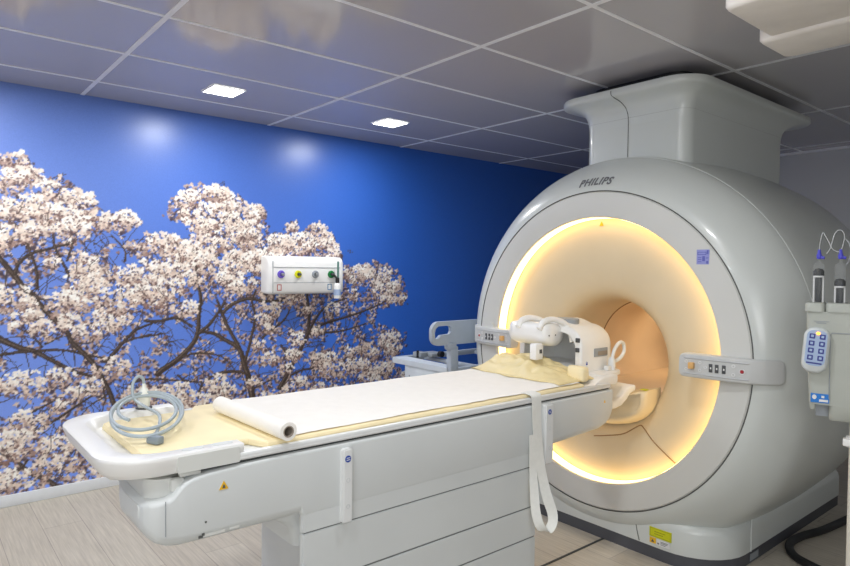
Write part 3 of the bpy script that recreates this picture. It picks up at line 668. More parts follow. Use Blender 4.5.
for x in S:
    yn = TA + (.045 - math.sqrt(max(0, .045 ** 2 - max(0, .50 - x) ** 2)) if x < .50 else 0)
    t_ = max(0, min(1, (x - .452) / .5)); yf = 1.79 + (TB - 1.79) * math.sqrt(1 - (1 - t_) ** 2); zt, zb = interp(ZT, x), interp(ZB, x)
    e = 2.445 - x
    r = min(.03, (zt - zb) * .45)
    rn = .002 if .893 < x < 1.93 else r
    loops.append([(x, y, z) for y, z in rr(yn, yf, zb, zt, r, 4, (r, .012, .012, rn))])
loft(bm, loops); obj('beam', bm, M['tableside'], tab, angle=40)
bm = BM(); tube(bm, [(.505, TA - .0005, .789), (.505, TA - .0005, .70)], .0012, 5); obj('beam_seam', bm, M['grey'], tab)
# neck between tray and beam
bm = BM(); loft(bm, [[(x, y, z) for x, y in rr(.472, .66, TA + .035, TB - .25, .05, 6)] for z in (.765, .835)]); obj('tray_neck', bm, M['tablelight'], tab)
bm = BM(); box(bm, .525, .56, TA + .02, TA + .05, .80, .835, .006); box(bm, .545, .60, TA + .012, TA + .03, .838, .852, .004); obj('latch', bm, M['tablelight'], tab)
bm = BM(); box(bm, .60, 2.43, TA + .012, TB - .012, .846, .8555); obj('slide_gap', bm, M['slit'], tab)
# flat top with side rails
bm = BM(); loft(bm, [[(x, y, z) for y, z in rr(TA, TB, .855, .868, .005, 3)] for x in (.69, 2.43)])
for ya, yb in ((TA, TA + .02), (TB - .02, TB)): box(bm, .70, 2.43, ya, yb, .862, .876, .004)
obj('tabletop', bm, M['white'], tab)
# tray with raised rim at the foot end
ro, ri = (.02, .02, .13, .13), (.01, .01, .10, .10)
def tl(z, g, r): return [(x, y, z) for x, y in rr(.365 + g, .772, TA + g * .35, TB + .008 - g * .35, .1, 8, (.01, .01, max(.02, r), max(.02, r)))]
def ti(z, g, r): return [(x, y, z) for x, y in rr(.428 + g, .772, TA + .058 + g, TB - .05 - g, .1, 8, (.004, .004, r, r))]
def rim(l): n = len(l) // 4; q = l[2 * n:]; xe = max(p[0] for p in l); z = l[0][2]; ya = min(p[1] for p in l); yb = max(p[1] for p in l); return [(.712, yb, z)] + q + [(.712, ya, z)]
def keel(l): return [(x, y, z + max(0, min(.05, max((x - .40) * .4, (abs(y - 1.93) - .03) * .18)))) for x, y, z in l]
RL = [rim(l) for l in (keel(tl(.80, .07, .08)), keel(tl(.805, .038, .10)), keel(tl(.822, .018, .12)), tl(.890, .001, .13), tl(.8985, .001, .13), tl(.901, .0045, .128), ti(.901, -.008, .10), ti(.897, -.002, .095), ti(.874, .012, .085), ti(.868, .022, .07))]
bm = BM(); rg = loft(bm, RL, True, True, closed=False)
for i in (0, -1): bm.faces.new([r[i] for r in rg])
bm.faces.new([rg[0][0], rg[-1][0], rg[-1][-1], rg[0][-1]])
obj('tray', bm, M['bright'], tab, angle=50)
bm = BM(); loft(bm, [[(x, TA + y, z) for x, z in rr(.535, .70, .853, .895, .004, 3)] for y in (-.001, .03)]); obj('side_cover', bm, M['tablelight'], tab)
for x in (.585, .665):
    bm = BM(); loft(bm, [[(px, py, z) for px, py in rr(x - .028, x + .028, TA + .022, TA + .048, .012, 4)] for z in (.900, .9022)]); obj('touch_key', bm, M['tableside'], tab)
# end block carrying the head rest
bm = BM(); loft(bm, [[(x, y, z) for y, z in rr(TA + .012, TB - .012, zb, zt, .006, 3)] for x, zb, zt in ((2.27, .868, .872), (2.33, .868, .878), (2.36, .868, .893), (2.40, .866, .905), (2.49, .86, .906), (2.50, .87, .905))])
loft(bm, [[(x, y, z) for x, y in rr(2.40, 2.655, TA + .04, TB - .04, .05, 6, (.13, .13, .02, .02))] for z in (.895, .9075)])
obj('head_end', bm, M['bright'], tab)
# pedestal
def ped(z, g=0): return [(.905 + g, TA + .012, z), (1.925 - g, TA + .012, z), (1.925 - g, TB - .02, z), (1.06 + g, TB - .02, z), (1.0 + g, TB - .12, z)]
bm = BM(); loft(bm, [ped(0), ped(.67)]); obj('pedestal_core', bm, M['tableside'], tab, smooth=False)
PZ = [(.02, .16), (.165, .318), (.323, .4405), (.4455, .6005), (.6055, .66)]
for a, b in PZ:
    bm = BM(); loft(bm, [[(x, y, z) for x, y in [(.893, TA + .0005), (1.93, TA + .0005), (1.93, TA + .02), (.893, TA + .02)]] for z in (a, b)])
    if b < .65: bmesh.ops.bevel(bm, geom=bm.edges[:], offset=.0025, segments=2, affect='EDGES')
    obj('side_panel', bm, M['tableside'], tab)
bm = BM()
for a, b in zip(PZ[:-1], PZ[1:]): box(bm, .90, 1.925, TA + .004, TA + .018, a[1], b[0])
obj('panel_gap', bm, mat('gap_grey', (120, 124, 124), .6), tab, smooth=False)
bm = BM(); loft(bm, [[(x, y, z) for x, y in rr(.93 + g, 1.90, TA + .04, TB - .04, .03, 4)] for z, g in ((0, 0), (.018, 0))]); obj('foot_plate', bm, M['darkgrey'], tab)
bm = BM(); loft(bm, [[(x, y, .66 - d) for x, y in rr(.80 + g, 1.0, TA + .03 + .3 * g, TB - .05, .03, 4)] for d, g in ((0, 0), (.012, .015), (.03, .05), (.06, .085), (.12, .10))]); obj('pedestal_shoulder', bm, M['tableside'], tab)
# hanging clip bars with round badges
for x0_, x1_, za, zb in ((1.018, 1.053, .606, .832), (1.962, 2.012, .604, .842)):
    bm = BM(); loft(bm, [[(x, y, z) for x, z in rr(x0_, x1_, za, zb, .008, 4)] for y in (TA - .018, TA + .004)]); bmesh.ops.bevel(bm, geom=[e for e in bm.edges if all(abs(v.co.y - (TA - .018)) < 1e-5 for v in e.verts)], offset=.004, segments=2, affect='EDGES')
    c = obj('clip_bar', bm, M['white'], tab)
    xm = (x0_ + x1_) / 2
    bm = BM(); disc(bm, (xm - .001, TA - .0178, zb - .03), .0105, 'y', .0012, 24); bd = obj('badge', bm, M['blue'], c, label='round blue badge')
    bm = BM(); 
    for dz in (-.003, .003): box(bm, xm - .007, xm + .006, TA - .0197, TA - .0189, zb - .03 + dz - .001, zb - .03 + dz + .001)
    obj('badge_stripe', bm, M['labelw'], bd, smooth=False)
    for dz in (.095, .175):
        bm = BM(); lathe(bm, [(.007, 0), (.007, -.0012), (.005, -.0012), (.005, 0)], 18, (xm, TA - .0178, zb - dz), 'y'); obj('stud', bm, M['tableside'], c)
# markings
bm = BM(); prism(bm, [(-.013, -.009), (.013, -.009), (0, .014)], .001, lambda u, v, w: (.655 + u, TA - .0003 - w, .797 + v)); wt = obj('warning_triangle', bm, M['warny'], tab, smooth=False)
bm = BM(); prism(bm, [(-.0045, -.0055), (.0045, -.0055), (.002, .003), (-.0015, .0045)], .0006, lambda u, v, w: (.655 + u, TA - .0012 - w, .797 + v)); obj('warning_symbol', bm, M['seam'], wt, smooth=False)
bm = BM()
box(bm, .60, .66, TA + .002, TA + .0035, .672, .683); box(bm, .672, .70, TA + .0018, TA + .0035, .674, .69); obj('rating_label', bm, M['tablelight'], tab, smooth=False)
bm = BM(); prism(bm, [(0, 0), (.012, 0), (.012, .005), (.016, .005), (.016, .012), (.009, .012), (.009, .007), (0, .007)], .001, lambda u, v, w: (.588 + u, TA + .0005 - w, .672 + v)); obj('rating_mark', bm, M['seam'], tab, smooth=False)
bm = BM(); prism(bm, [(-.006, -.006), (.006, -.006), (0, .007)], .001, lambda u, v, w: (2.385 + u, TA - .0003 - w, .80 + v)); obj('warning_triangle', bm, M['warny'], tab, smooth=False)
bm = BM(); disc(bm, (.607, TA - .0003, .712), .003, 'y', .001, 10); obj('screw', bm, M['seam'], tab)
# white tongue between couch end and scanner
bm = BM(); loft(bm, [[(x, y, z) for y, z in rr(TA + .05, TB - .05, zb, zt, .01, 3)] for x, zb, zt in ((2.44, .735, .775), (2.55, .735, .775), (2.60, .742, .79), (2.64, .765, .815), (2.67, .79, .825), (2.71, .80, .828))])
obj('docking_tongue', bm, M['bright'], tab)

# ------------------------------------------------------------------ things lying on the couch
def soft_box(x0_, x1_, y0_, y1_, z0_, z1_, cuts, amp, seed, fr=9.0, bev=.012, floor_fixed=True):
    from mathutils import noise
    t = bmesh.new(); box(t, x0_, x1_, y0_, y1_, z0_, z1_, bev, 3)
    bmesh.ops.triangulate(t, faces=t.faces[:])
    for _ in range(cuts):
        lim = .022
        L = [e for e in t.edges if e.calc_length() > lim]
        if not L: break
        bmesh.ops.subdivide_edges(t, edges=L, cuts=1); bmesh.ops.triangulate(t, faces=[f for f in t.faces if len(f.verts) > 3])
    for v in t.verts:
        k = 1 if not floor_fixed else max(0, min(1, (v.co.z - z0_) / max(1e-6, (z1_ - z0_) * .6)))
        n = noise.noise_vector(v.co * fr + Vector((seed, seed * 2.1, 0)))
        n2 = noise.noise_vector(v.co * fr * 2.7 + Vector((seed, 0, 3)))
        v.co += (n * amp + n2 * amp * .5) * k
    return t
bm = BM(); loops = []
for x, a, b, z0_, z1_ in ((.478, 1.72, 2.14, .8685, .876), (.484, 1.71, 2.15, .8685, .884), (.50, 1.703, 2.157, .8685, .888), (.76, 1.70, 2.16, .8685, .888), (.79, 1.634, 2.218, .8685, .887), (1.2, 1.636, 2.216, .8685, .888), (1.7, 1.634, 2.217, .8685, .887), (2.20, 1.636, 2.214, .8685, .888), (2.26, 1.636, 2.214, .8685, .887)):
    r = (z1_ - z0_) * .42
    loops.append([(x, y, z) for y, z in rr(a, b, z0_, z1_, r, 4)])
loft(bm, loops); obj('mattress_pad', bm, M['yellow_pad'], None, label='thin pale yellow pad lying along the whole couch under the white paper', cat='mattress')
# paper sheet
from mathutils import noise as NZ
bm = BM(); nx_, ny_ = 150, 34; grid = []
for i in range(nx_ + 1):
    row = []; x = .872 + (2.235 - .872) * i / nx_
    for j in range(ny_ + 1):
        t = j / ny_
        na = .012 * NZ.noise((x * 6, 1.3, 0)) + .006 * NZ.noise((x * 22, 4, 0)); nb = .008 * NZ.noise((x * 5, 7.7, 0))
        y = (1.650 + na) + t * (2.205 + nb - 1.650 - na)
        k = max(0, (x - 2.06) / .2)
        z = .8895 + .0016 * (1 + NZ.noise((x * 7, y * 9, 0))) + k * k * (.006 * (1 + NZ.noise((x * 26, y * 14, 2))) + .012 * max(0, (y - 1.75) / .4))
        ed = .045 * NZ.noise((y * 9, 3.1, 1)) * max(0, (x - 2.17) / .15)
        row.append(bm.verts.new((x + ed, y, z)))
    grid.append(row)
for i in range(nx_):
    for j in range(ny_): bm.faces.new((grid[i][j], grid[i + 1][j], grid[i + 1][j + 1], grid[i][j + 1]))
obj('paper_sheet', bm, M['paper'], None, label='white paper sheet unrolled over the yellow couch pad', cat='paper sheet', angle=80)
# roll
rl = root('paper_roll', (.83, 1.83, .889), 'white roll of couch paper with grey card core lying across the couch', 'paper roll')
a, b = Vector((.838, 1.602, .9155)), Vector((.822, 2.06, .9155))
def roll(bm, r0, r1, off=0):
    n = 28; d = (b - a).normalized(); u = d.cross(Vector((0, 0, 1))).normalized(); w = Vector((0, 0, 1)); L = []
    for r, p in ((r0, a - d * off), (r1, a - d * off), (r1, b + d * off), (r0, b + d * off)): L.append([p + (u * math.cos(2 * PI * k / n) + w * math.sin(2 * PI * k / n)) * r for k in range(n)])
    L.append(L[0]); loft(bm, L, False, False); bmesh.ops.remove_doubles(bm, verts=bm.verts[:], dist=1e-6)
bm = BM(); roll(bm, .0165, .0262); obj('paper', bm, M['paper'], rl)
bm = BM(); roll(bm, .0135, .0166, .001); obj('card_core', bm, M['card'], rl)
# soft cushions at the head end
bm = BM(); nx_, ny_ = 64, 72; grid = []
def hill(x, y):
    e = min((x - 2.125) / .10, 1) ; f = min((y - 1.665) / .10, 1); g_ = min((2.19 - y) / .06, 1)
    e, f, g_ = [max(0, q) ** .7 for q in (e, f, g_)]
    n1 = NZ.noise((x * 9, y * 7, 4.2)); n2 = abs(NZ.noise((x * 17 + y * 6, y * 15 - x * 5, 1.1))); n3 = NZ.noise((x * 40, y * 34, 7))
    back = .35 + .65 * max(0, min(1, (y - 1.70) / .22))
    return .004 + e * f * g_ * (back * (.052 + .022 * n1) + .026 * n2 * (1 - .3 * e) + .004 * n3)
for i in range(nx_ + 1):
    row = []
    for j in range(ny_ + 1):
        x0_, y0_ = i / nx_, j / ny_
        x = 2.12 + .245 * x0_; y = 1.66 + .535 * y0_
        if i == 0: x += .03 * NZ.noise((y * 8, 2, 2))
        row.append(bm.verts.new((x + .02 * NZ.noise((y * 9, 5, 1)) * (1 - x0_), y + .015 * NZ.noise((x * 11, 3, 8)) * (1 - y0_), .896 + hill(x, y))))
    grid.append(row)
for i in range(nx_):
    for j in range(ny_): bm.faces.new((grid[i][j], grid[i + 1][j], grid[i + 1][j + 1], grid[i][j + 1]))
ex = bmesh.ops.extrude_edge_only(bm, edges=[e for e in bm.edges if e.is_boundary]); 
for v in [v for v in ex['geom'] if isinstance(v, bmesh.types.BMVert)]: v.co.z = .8945
be = [e for e in bm.edges if e.is_boundary]; bmesh.ops.holes_fill(bm, edges=be, sides=0)
obj('head_cushion', bm, M['cushion'], None, label='crumpled yellow head cushion spread under the mirror paddle of the head coil', cat='cushion', angle=80)
bm = soft_box(2.262, 2.312, 1.642, 1.735, .8895, .955, 5, .010, 8.0, 11, .016); obj('wedge_cushion', bm, M['yellow_pad'], None, label='small pale yellow wedge cushion at the near corner of the head coil', cat='cushion', angle=70)

# head coil
hc = root('head_coil', (2.42, 1.93, .9075), 'white arched head coil with mirror paddle at the bore end of the couch', 'head coil')
def arch(x, o, zb=.908):
    ya, yb, zt, r = 1.745 + o, 2.125 - o, 1.128 - o, .105 - o * .7
    pts = [(x, ya, zb)]
    for k in range(9): a_ = R(180 - 90 * k / 8); pts.append((x, ya + r + r * math.cos(a_), zt - r + r * math.sin(a_) * .9))
    for k in range(1, 8): t = k / 8; y = ya + r + (yb - ya - 2 * r) * t; pts.append((x, y, zt - .1 * r + .022 * math.sin(PI * t)))
    for k in range(9): a_ = R(90 - 90 * k / 8); pts.append((x, yb - r + r * math.cos(a_), zt - r + r * math.sin(a_) * .9))
    pts.append((x, yb, zb)); return pts
def arch_solid(bm, xa, xb, o0, o1, rnd=.012):
    L = [arch(xa, o1), arch(xa, o0 + rnd), arch(xa + rnd * .3, o0 + rnd * .3), arch(xa + rnd, o0), arch(xb - rnd * 2, o0), arch(xb - rnd * .6, o0 + rnd * .5), arch(xb, o0 + rnd * 1.6), arch(xb, o1), arch(xa, o1)]
    loft(bm, L, False, False, closed=False); bmesh.ops.remove_doubles(bm, verts=bm.verts[:], dist=1e-6)
    be = [e for e in bm.edges if e.is_boundary]; bmesh.ops.holes_fill(bm, edges=be, sides=0)
bm = BM(); arch_solid(bm, 2.39, 2.635, 0, .035); obj('housing', bm, M['bright'], hc, angle=45)
bm = BM(); loft(bm, [[(2.622, y, z) for _, y, z in arch(0, .03)], [(2.628, y, z) for _, y, z in arch(0, .03)]]); obj('end_plate', bm, M['white'], hc)
bm = BM(); loft(bm, [[(x, y, z) for y, z in rr(1.755, 2.115, .9077, .925, .006, 3)] for x in (2.375, 2.635)]); obj('base', bm, M['bright'], hc)
bm = BM(); loft(bm, [[(2.495 + .06 * q * math.cos(2 * PI * k / 24), 1.925 + .075 * q * math.sin(2 * PI * k / 24), z) for k in range(24)] for q, z in ((1, 1.11), (1, 1.139), (.92, 1.143), (.7, 1.141))]); obj('top_pad', bm, M['grey'], hc, label='grey oval pad on top')
bm = BM(); box(bm, 2.485, 2.59, 1.741, 1.75, .972, 1.012, .003); sl = obj('handle_recess', bm, M['grey'], hc)
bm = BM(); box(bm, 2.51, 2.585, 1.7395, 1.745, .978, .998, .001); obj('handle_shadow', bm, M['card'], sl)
for z in (1.0, 1.045):
    bm = BM(); box(bm, 2.384, 2.395, 1.757, 1.777, z, z + .02, .002); obj('contact', bm, M['darkgrey'], hc)
bm = BM(); 
for z in (.95, .925): ring(bm, (2.43, 1.7445, z), .0045, .0012, 'y', 14, 5); box(bm, 2.424, 2.436, 1.7435, 1.746, z - .010, z - .003)
obj('lock_mark', bm, M['blue'], hc)
# mirror paddle
def pad(x, ya, yb, z0_, z1_, r): return [(x, y, z) for y, z in rr(ya, yb, z0_, z1_, r, 5)]
PM = Vector((.085, .015, .010))
bm = BM(); loft(bm, [pad(2.085, 1.91, 2.03, 1.065, 1.085, .008), pad(2.092, 1.865, 2.065, 1.05, 1.098, .02), pad(2.115, 1.845, 2.08, 1.036, 1.107, .026), pad(2.18, 1.84, 2.085, 1.022, 1.110, .028), pad(2.27, 1.85, 2.08, 1.02, 1.104, .028), pad(2.34, 1.87, 2.06, 1.03, 1.09, .024), pad(2.36, 1.88, 2.05, 1.04, 1.08, .015)])
bmap(bm, lambda x, y, z: (2.262 + (x - 2.085) * .66, y + .012, 1.076 + (z - 1.066) * 1.25))
mp_ = obj('mirror_paddle', bm, M['bright'], hc, angle=50)
for x, y in ((2.205, 1.839), (2.25, 1.839)):
    bm = BM(); disc(bm, (x, y, 1.065), .0035, 'y', .002, 10); bmesh.ops.translate(bm, verts=bm.verts[:], vec=PM); obj('screw', bm, M['darkgrey'], mp_)
for dy in (0, .13):
    bm = BM(); tube(bm, smooth_path([(2.255, 1.885 + dy, 1.105), (2.285, 1.88 + dy, 1.138), (2.34, 1.87 + dy, 1.146), (2.395, 1.852 + dy, 1.128), (2.42, 1.835 + dy, 1.09), (2.415, 1.815 + dy, 1.04)], 6), .0145, 10); obj('support_arm', bm, M['bright'], hc)
for dy in (0,):
    bm = BM(); box(bm, 2.13, 2.185, 1.852 + dy, 1.892 + dy, .955, 1.03, .008); bmesh.ops.translate(bm, verts=bm.verts[:], vec=PM); p_ = obj('post', bm, M['bright'], hc)
    bm = BM(); box(bm, 2.155, 2.172, 1.8505 + dy, 1.856 + dy, .985, 1.003, .001); bmesh.ops.translate(bm, verts=bm.verts[:], vec=PM); obj('catch', bm, M['darkgrey'], p_)
bm = BM(); lathe(bm, [(.0, 0), (.017, 0), (.018, .02), (.016, .05), (.010, .06), (.0, .062)], 20, (2.585, 1.715, .9076), 'z'); box(bm, 2.54, 2.572, 1.705, 1.73, .9077, .93, .004); obj('cable_plug', bm, M['white'], hc)
bm = BM(); tube(bm, smooth_path([(2.585, 1.715, .955), (2.605, 1.715, 1.0), (2.645, 1.715, 1.032), (2.68, 1.715, 1.025), (2.685, 1.715, .985), (2.655, 1.725, .95), (2.62, 1.75, .935)], 6), .0085, 8); obj('coil_cable', bm, M['white'], hc)

# call bulb with coiled cable
cb = root('patient_call_bulb', (.60, 2.03, .889), 'white squeeze bulb with a coiled grey cable on the couch tray', 'call bulb')
ux, uy = Vector((.90, -.43, 0)), Vector((.30, .92, .10))
cc = Vector((.568, 2.01, .928))
def loop_pts(r1, r2, dz, n=40, ph=0, a0=0, a1=360, c=cc): return [c + Vector((0, 0, dz)) + ux * r1 * math.cos(R(a0 + (a1 - a0) * k / n)) + uy * r2 * math.sin(R(a0 + (a1 - a0) * k / n)) for k in range(n + 1)]
P = []
for k in range(121):
    t = k / 120; an = R(-75 + 1035 * t); rx = .104 - .034 * max(0, t - .45) / .55 - .006 * math.sin(7 * t); ry = .205 - .075 * max(0, t - .5) / .5 + .008 * math.sin(5 * t)
    P.append(cc + Vector((.006 * math.sin(3 * t), .05 * max(0, t - .5), .012 * t)) + ux * rx * math.cos(an) + uy * ry * math.sin(an))
P = [(.538, 1.826, .902), (.545, 1.835, .905)] + P
bm = BM(); tube(bm, smooth_path(P, 2), .0052, 8); obj('cable', bm, M['cable'], cb, angle=80)
bx_, by_ = .622, 2.215
P = [(bx_, by_, .975), (bx_, by_, .985), (bx_ - .004, by_, 1.003), (bx_ - .02, by_ - .005, 1.010), (bx_ - .04, by_ - .02, .99), (bx_ - .045, by_ - .05, .95), (bx_ - .035, by_ - .12, .935), (bx_ - .02, by_ - .22, .925), (bx_ - .04, by_ - .30, .914), (bx_ - .07, by_ - .37, .907), (.540, 1.822, .9)]
bm = BM(); tube(bm, smooth_path(P, 6), .005, 8); obj('lead', bm, M['cable'], cb, angle=80)
bm = BM(); lathe(bm, [(0, .905), (.018, .9055), (.0195, .912), (.0195, .945), (.0185, .952), (.012, .966), (.006, .972), (.005, .985), (0, .986)], 24, (bx_, by_, 0), 'z'); obj('bulb', bm, M['bulb'], cb, angle=60)
bm = BM(); lathe(bm, [(.026, .9015), (.026, .906), (.0, .9062)], 24, (bx_, by_, 0), 'z', cap0=True); obj('bulb_foot', bm, M['darkgrey'], cb)
bm = BM(); t = bmesh.new(); box(t, -.013, .013, -.022, .022, 0, .022, .005, 2); merge(bm, t, 0, Matrix.Translation((.535, 1.80, .8895)) @ Matrix.Rotation(R(25), 4, 'Z')); tube(bm, [(.538, 1.815, .90), (.542, 1.828, .902), (.548, 1.84, .905)], .007); obj('connector', bm, M['plug'], cb)

# strap
DX = .03
P = [(1.885, 1.66, .8915), (1.885, 1.632, .8905), (1.886, 1.612, .884), (1.886, 1.6075, .86), (1.887, 1.605, .78), (1.89, 1.60, .70), (1.895, 1.588, .60), (1.908, 1.57, .50), (1.928, 1.555, .425), (1.922, 1.55, .385), (1.893, 1.552, .363), (1.862, 1.558, .385), (1.848, 1.57, .44), (1.848, 1.582, .53), (1.852, 1.592, .62), (1.857, 1.60, .70), (1.858, 1.603, .735)]
Wv = [(1, 0, 0)] * 6 + [(.95, -.1, 0), (.85, -.35, 0), (.7, -.6, .1), (.6, -.7, .1), (.6, -.75, 0), (.6, -.7, 0), (.7, -.55, 0), (.85, -.35, 0), (.95, -.1, 0), (1, 0, 0), (1, 0, 0)]
pp = [p + Vector((DX, 0, 0)) for p in smooth_path(P, 5)]; ww = smooth_path(Wv, 5)
bm = BM(); loops = []
for i, (p, w) in enumerate(zip(pp, ww)):
    t = (pp[min(i + 1, len(pp) - 1)] - pp[max(i - 1, 0)]).normalized(); w = (w - t * w.dot(t)).normalized(); n = t.cross(w)
    q = .033 - .015 * min(1, i / 45); loops.append([p + w * q + n * .0009, p - w * q + n * .0009, p - w * q - n * .0009, p + w * q - n * .0009])
loft(bm, loops); obj('restraint_strap', bm, M['strap'], None, label='white fabric strap looped down over the near side of the couch', cat='strap')
# ------------------------------------------------------------------ gas panel on the mural wall
gp = root('medical_gas_panel', (2.265, WY, 1.185), 'white wall box with four coloured gas outlets mounted on the blossom mural', 'gas outlet panel')
bm = BM(); loft(bm, [[(x, y, z) for y, z in [(WY - .002, 1.185), (4.135, 1.178), (4.108, 1.186), (4.10, 1.20), (4.10, 1.33), (4.104, 1.41), (4.118, 1.438), (4.15, 1.452), (WY - .002, 1.455)]] for x in (2.012, 2.585)])
for s, xa in ((-1, 2.012), (1, 2.585)):
    L = []
    for k in range(6):
        a_ = R(90 * k / 5); q = math.cos(a_) * .28 + .72; xx = xa + s * .026 * math.sin(a_)
        L.append([(xx, WY - .002 - (WY - .002 - y) * q, 1.32 + (z - 1.32) * (.9 + .1 * math.cos(a_))) for y, z in [(WY - .002, 1.185), (4.135, 1.178), (4.108, 1.186), (4.10, 1.20), (4.10, 1.33), (4.104, 1.41), (4.118, 1.438), (4.15, 1.452), (WY - .002, 1.455)]])
    loft(bm, L, False, True)
bmesh.ops.remove_doubles(bm, verts=bm.verts[:], dist=1e-5)
obj('body', bm, M['bright'], gp, angle=40)
for z in (1.372, 1.262):
    bm = BM(); box(bm, 2.022, 2.57, 4.0988, 4.101, z - .0015, z + .0015); obj('groove', bm, M['grey'], gp, smooth=False)
bm = BM(); box(bm, 2.014, 2.018, 4.0988, 4.102, 1.19, 1.42); obj('end_groove', bm, M['grey'], gp, smooth=False)
for x, mm, nm in ((2.078, 'purple', 'purple'), (2.213, 'oyellow', 'yellow'), (2.355, 'grey', 'grey'), (2.49, 'ogreen', 'green')):
    bm = BM(); lathe(bm, [(.028, .0), (.028, -.006), (.024, -.012), (.014, -.013), (.013, -.004), (0, -.003)], 28, (x, 4.10, 1.322), 'y'); o = obj('gas_outlet', bm, M[mm], gp, label=nm + ' round gas outlet')
    bm = BM(); lathe(bm, [(.010, -.003), (.010, -.03), (.006, -.036), (0, -.036)], 16, (x + .004, 4.10, 1.322), 'y'); obj('outlet_valve', bm, M['darkgrey'] if mm in ('oyellow', 'ogreen') else M['chrome'], o)
for x, mm in ((2.065, 'iconred'), (2.478, 'iconblue')):
    bm = BM()
    for q in ((-.017, -.012, -.022, .022), (.012, .017, -.022, .022), (-.017, .017, .017, .022), (-.017, .017, -.022, -.017)): box(bm, x + q[0], x + q[1], 4.0985, 4.102, 1.228 + q[2], 1.228 + q[3])
    obj('icon_label', bm, M[mm], gp, smooth=False)
fm = root('oxygen_flowmeter', (2.525, 4.07, 1.14), 'small oxygen flowmeter with white bottle hanging from the green outlet', 'flowmeter')
bm = BM(); tube(bm, [(2.527, 4.06, 1.285), (2.527, 4.06, 1.42)], .007, 10); obj('flow_tube', bm, mat('flow_green', (70, 120, 110), .3), fm)
bm = BM(); lathe(bm, [(0, 1.255), (.013, 1.257), (.015, 1.27), (.015, 1.295), (.008, 1.30), (0, 1.30)], 16, (2.522, 4.06, 0), 'z'); tube(bm, [(2.50, 4.088, 1.322), (2.515, 4.065, 1.30), (2.522, 4.06, 1.28)], .008); obj('valve_body', bm, M['black'], fm)
bm = BM(); lathe(bm, [(0, 1.14), (.025, 1.142), (.027, 1.15), (.027, 1.235), (.022, 1.25), (.012, 1.257), (0, 1.258)], 24, (2.522, 4.06, 0), 'z'); bo = obj('bottle', bm, M['bright'], fm, angle=50)
bm = BM(); lathe(bm, [(.0274, 1.165), (.0274, 1.21)], 24, (2.522, 4.06, 0), 'z'); obj('bottle_label', bm, M['screen'], bo)

# ------------------------------------------------------------------ stretcher trolley between couch and mural
bd = root('hospital_trolley', (3.65, 3.3, 0), 'white hospital trolley with raised grey side rail between couch and mural', 'trolley')
bm = BM()
box(bm, 2.71, 4.70, 2.985, 3.02, .70, .733, .004); box(bm, 2.71, 4.70, 3.58, 3.615, .70, .738, .004)
for x in (2.98, 3.5, 4.1, 4.68): box(bm, x, x + .03, 3.02, 3.58, .70, .725, .003)
obj('frame', bm, M['railgrey'], bd)
bm = BM(); loft(bm, [[(2.70, 3.60, .698), (2.70, 3.0, .698), (2.80, 3.0, .698), (2.82, 3.60, .698)], [(2.70, 3.60, .736), (2.70, 3.0, .736), (2.80, 3.0, .736), (2.82, 3.60, .736)]]); bmesh.ops.bevel(bm, geom=bm.edges[:], offset=.003, segments=2, affect='EDGES'); obj('end_plate', bm, M['bedwhite'], bd)
bm = BM(); box(bm, 2.712, 2.745, 3.10, 3.47, .52, .70, .004); ep = obj('end_panel', bm, M['bedwhite'], bd)
t, w, h = text_mesh('COm', .05, offset=.002); k = .075 / w
bmap(t, lambda u, v, _: (2.7112, 3.285 - u * k, .615 + v * k)); obj('panel_lettering', t, mat('teal_print', (40, 96, 110), .5), ep, smooth=False)
bm = BM(); disc(bm, (2.712, 3.415, .628), .006, 'x', .002, 12); obj('panel_screw', bm, M['grey'], ep)
# side rail panel with a hand hole at its left end
outer = rr(2.545, 3.60, .888, 1.040, .05, 8, (.03, .03, .06, .06))
bm = BM()
def plate(outer, holes, y0_, y1_):
    from mathutils.geometry import tessellate_polygon
    polys = [[Vector((u, v, 0)) for u, v in outer]] + [[Vector((u, v, 0)) for u, v in h] for h in holes]
    flat = [p for pl_ in polys for p in pl_]; tr = tessellate_polygon(polys)
    va = [bm.verts.new((p.x, y0_, p.y)) for p in flat]; vb = [bm.verts.new((p.x, y1_, p.y)) for p in flat]
    for q in tr:
        bm.faces.new([va[i] for i in q]); bm.faces.new([vb[i] for i in reversed(q)])
    s = 0
    for pl_ in polys:
        n = len(pl_)
        for i in range(n): bm.faces.new((va[s + i], va[s + (i + 1) % n], vb[s + (i + 1) % n], vb[s + i]))
        s += n
h1 = list(reversed([(2.575, .935), (2.60, .932), (2.625, .953), (2.70, .957), (2.712, .975), (2.71, 1.0), (2.69, 1.012), (2.60, 1.012), (2.578, 0.997), (2.570, .97)]))
h2 = list(reversed(rr(2.93, 3.10, .985, 1.018, .012, 4)))
plate(outer, [h1, h2], 2.985, 3.012); obj('side_rail', bm, M['railgrey'], bd, angle=30)
for x in (2.70, 3.40):
    bm = BM(); box(bm, x, x + .065, 2.975, 3.02, .50, .875, .006); box(bm, x - .02, x + .05, 2.972, 3.022, .855, .90, .01); obj('rail_post', bm, M['railgrey'], bd)
bm = BM(); box(bm, 2.75, 4.62, 3.10, 3.50, .16, .22, .01); obj('chassis', bm, M['grey'], bd)
for x in (3.0, 4.3):
    bm = BM(); box(bm, x, x + .12, 3.22, 3.38, .22, .70, .01); obj('column', bm, M['railgrey'], bd)
for x in (2.82, 4.55):
    for y in (3.12, 3.48):
        bm = BM(); lathe(bm, [(.0, -.016), (.068, -.016), (.075, -.008), (.075, .008), (.068, .016), (0, .016)], 24, (x, y, .076), 'y'); wh = obj('castor', bm, M['darkgrey'], bd)
        bm = BM(); box(bm, x - .02, x + .02, y - .026, y + .026, .10, .165, .006); obj('castor_fork', bm, M['grey'], wh)
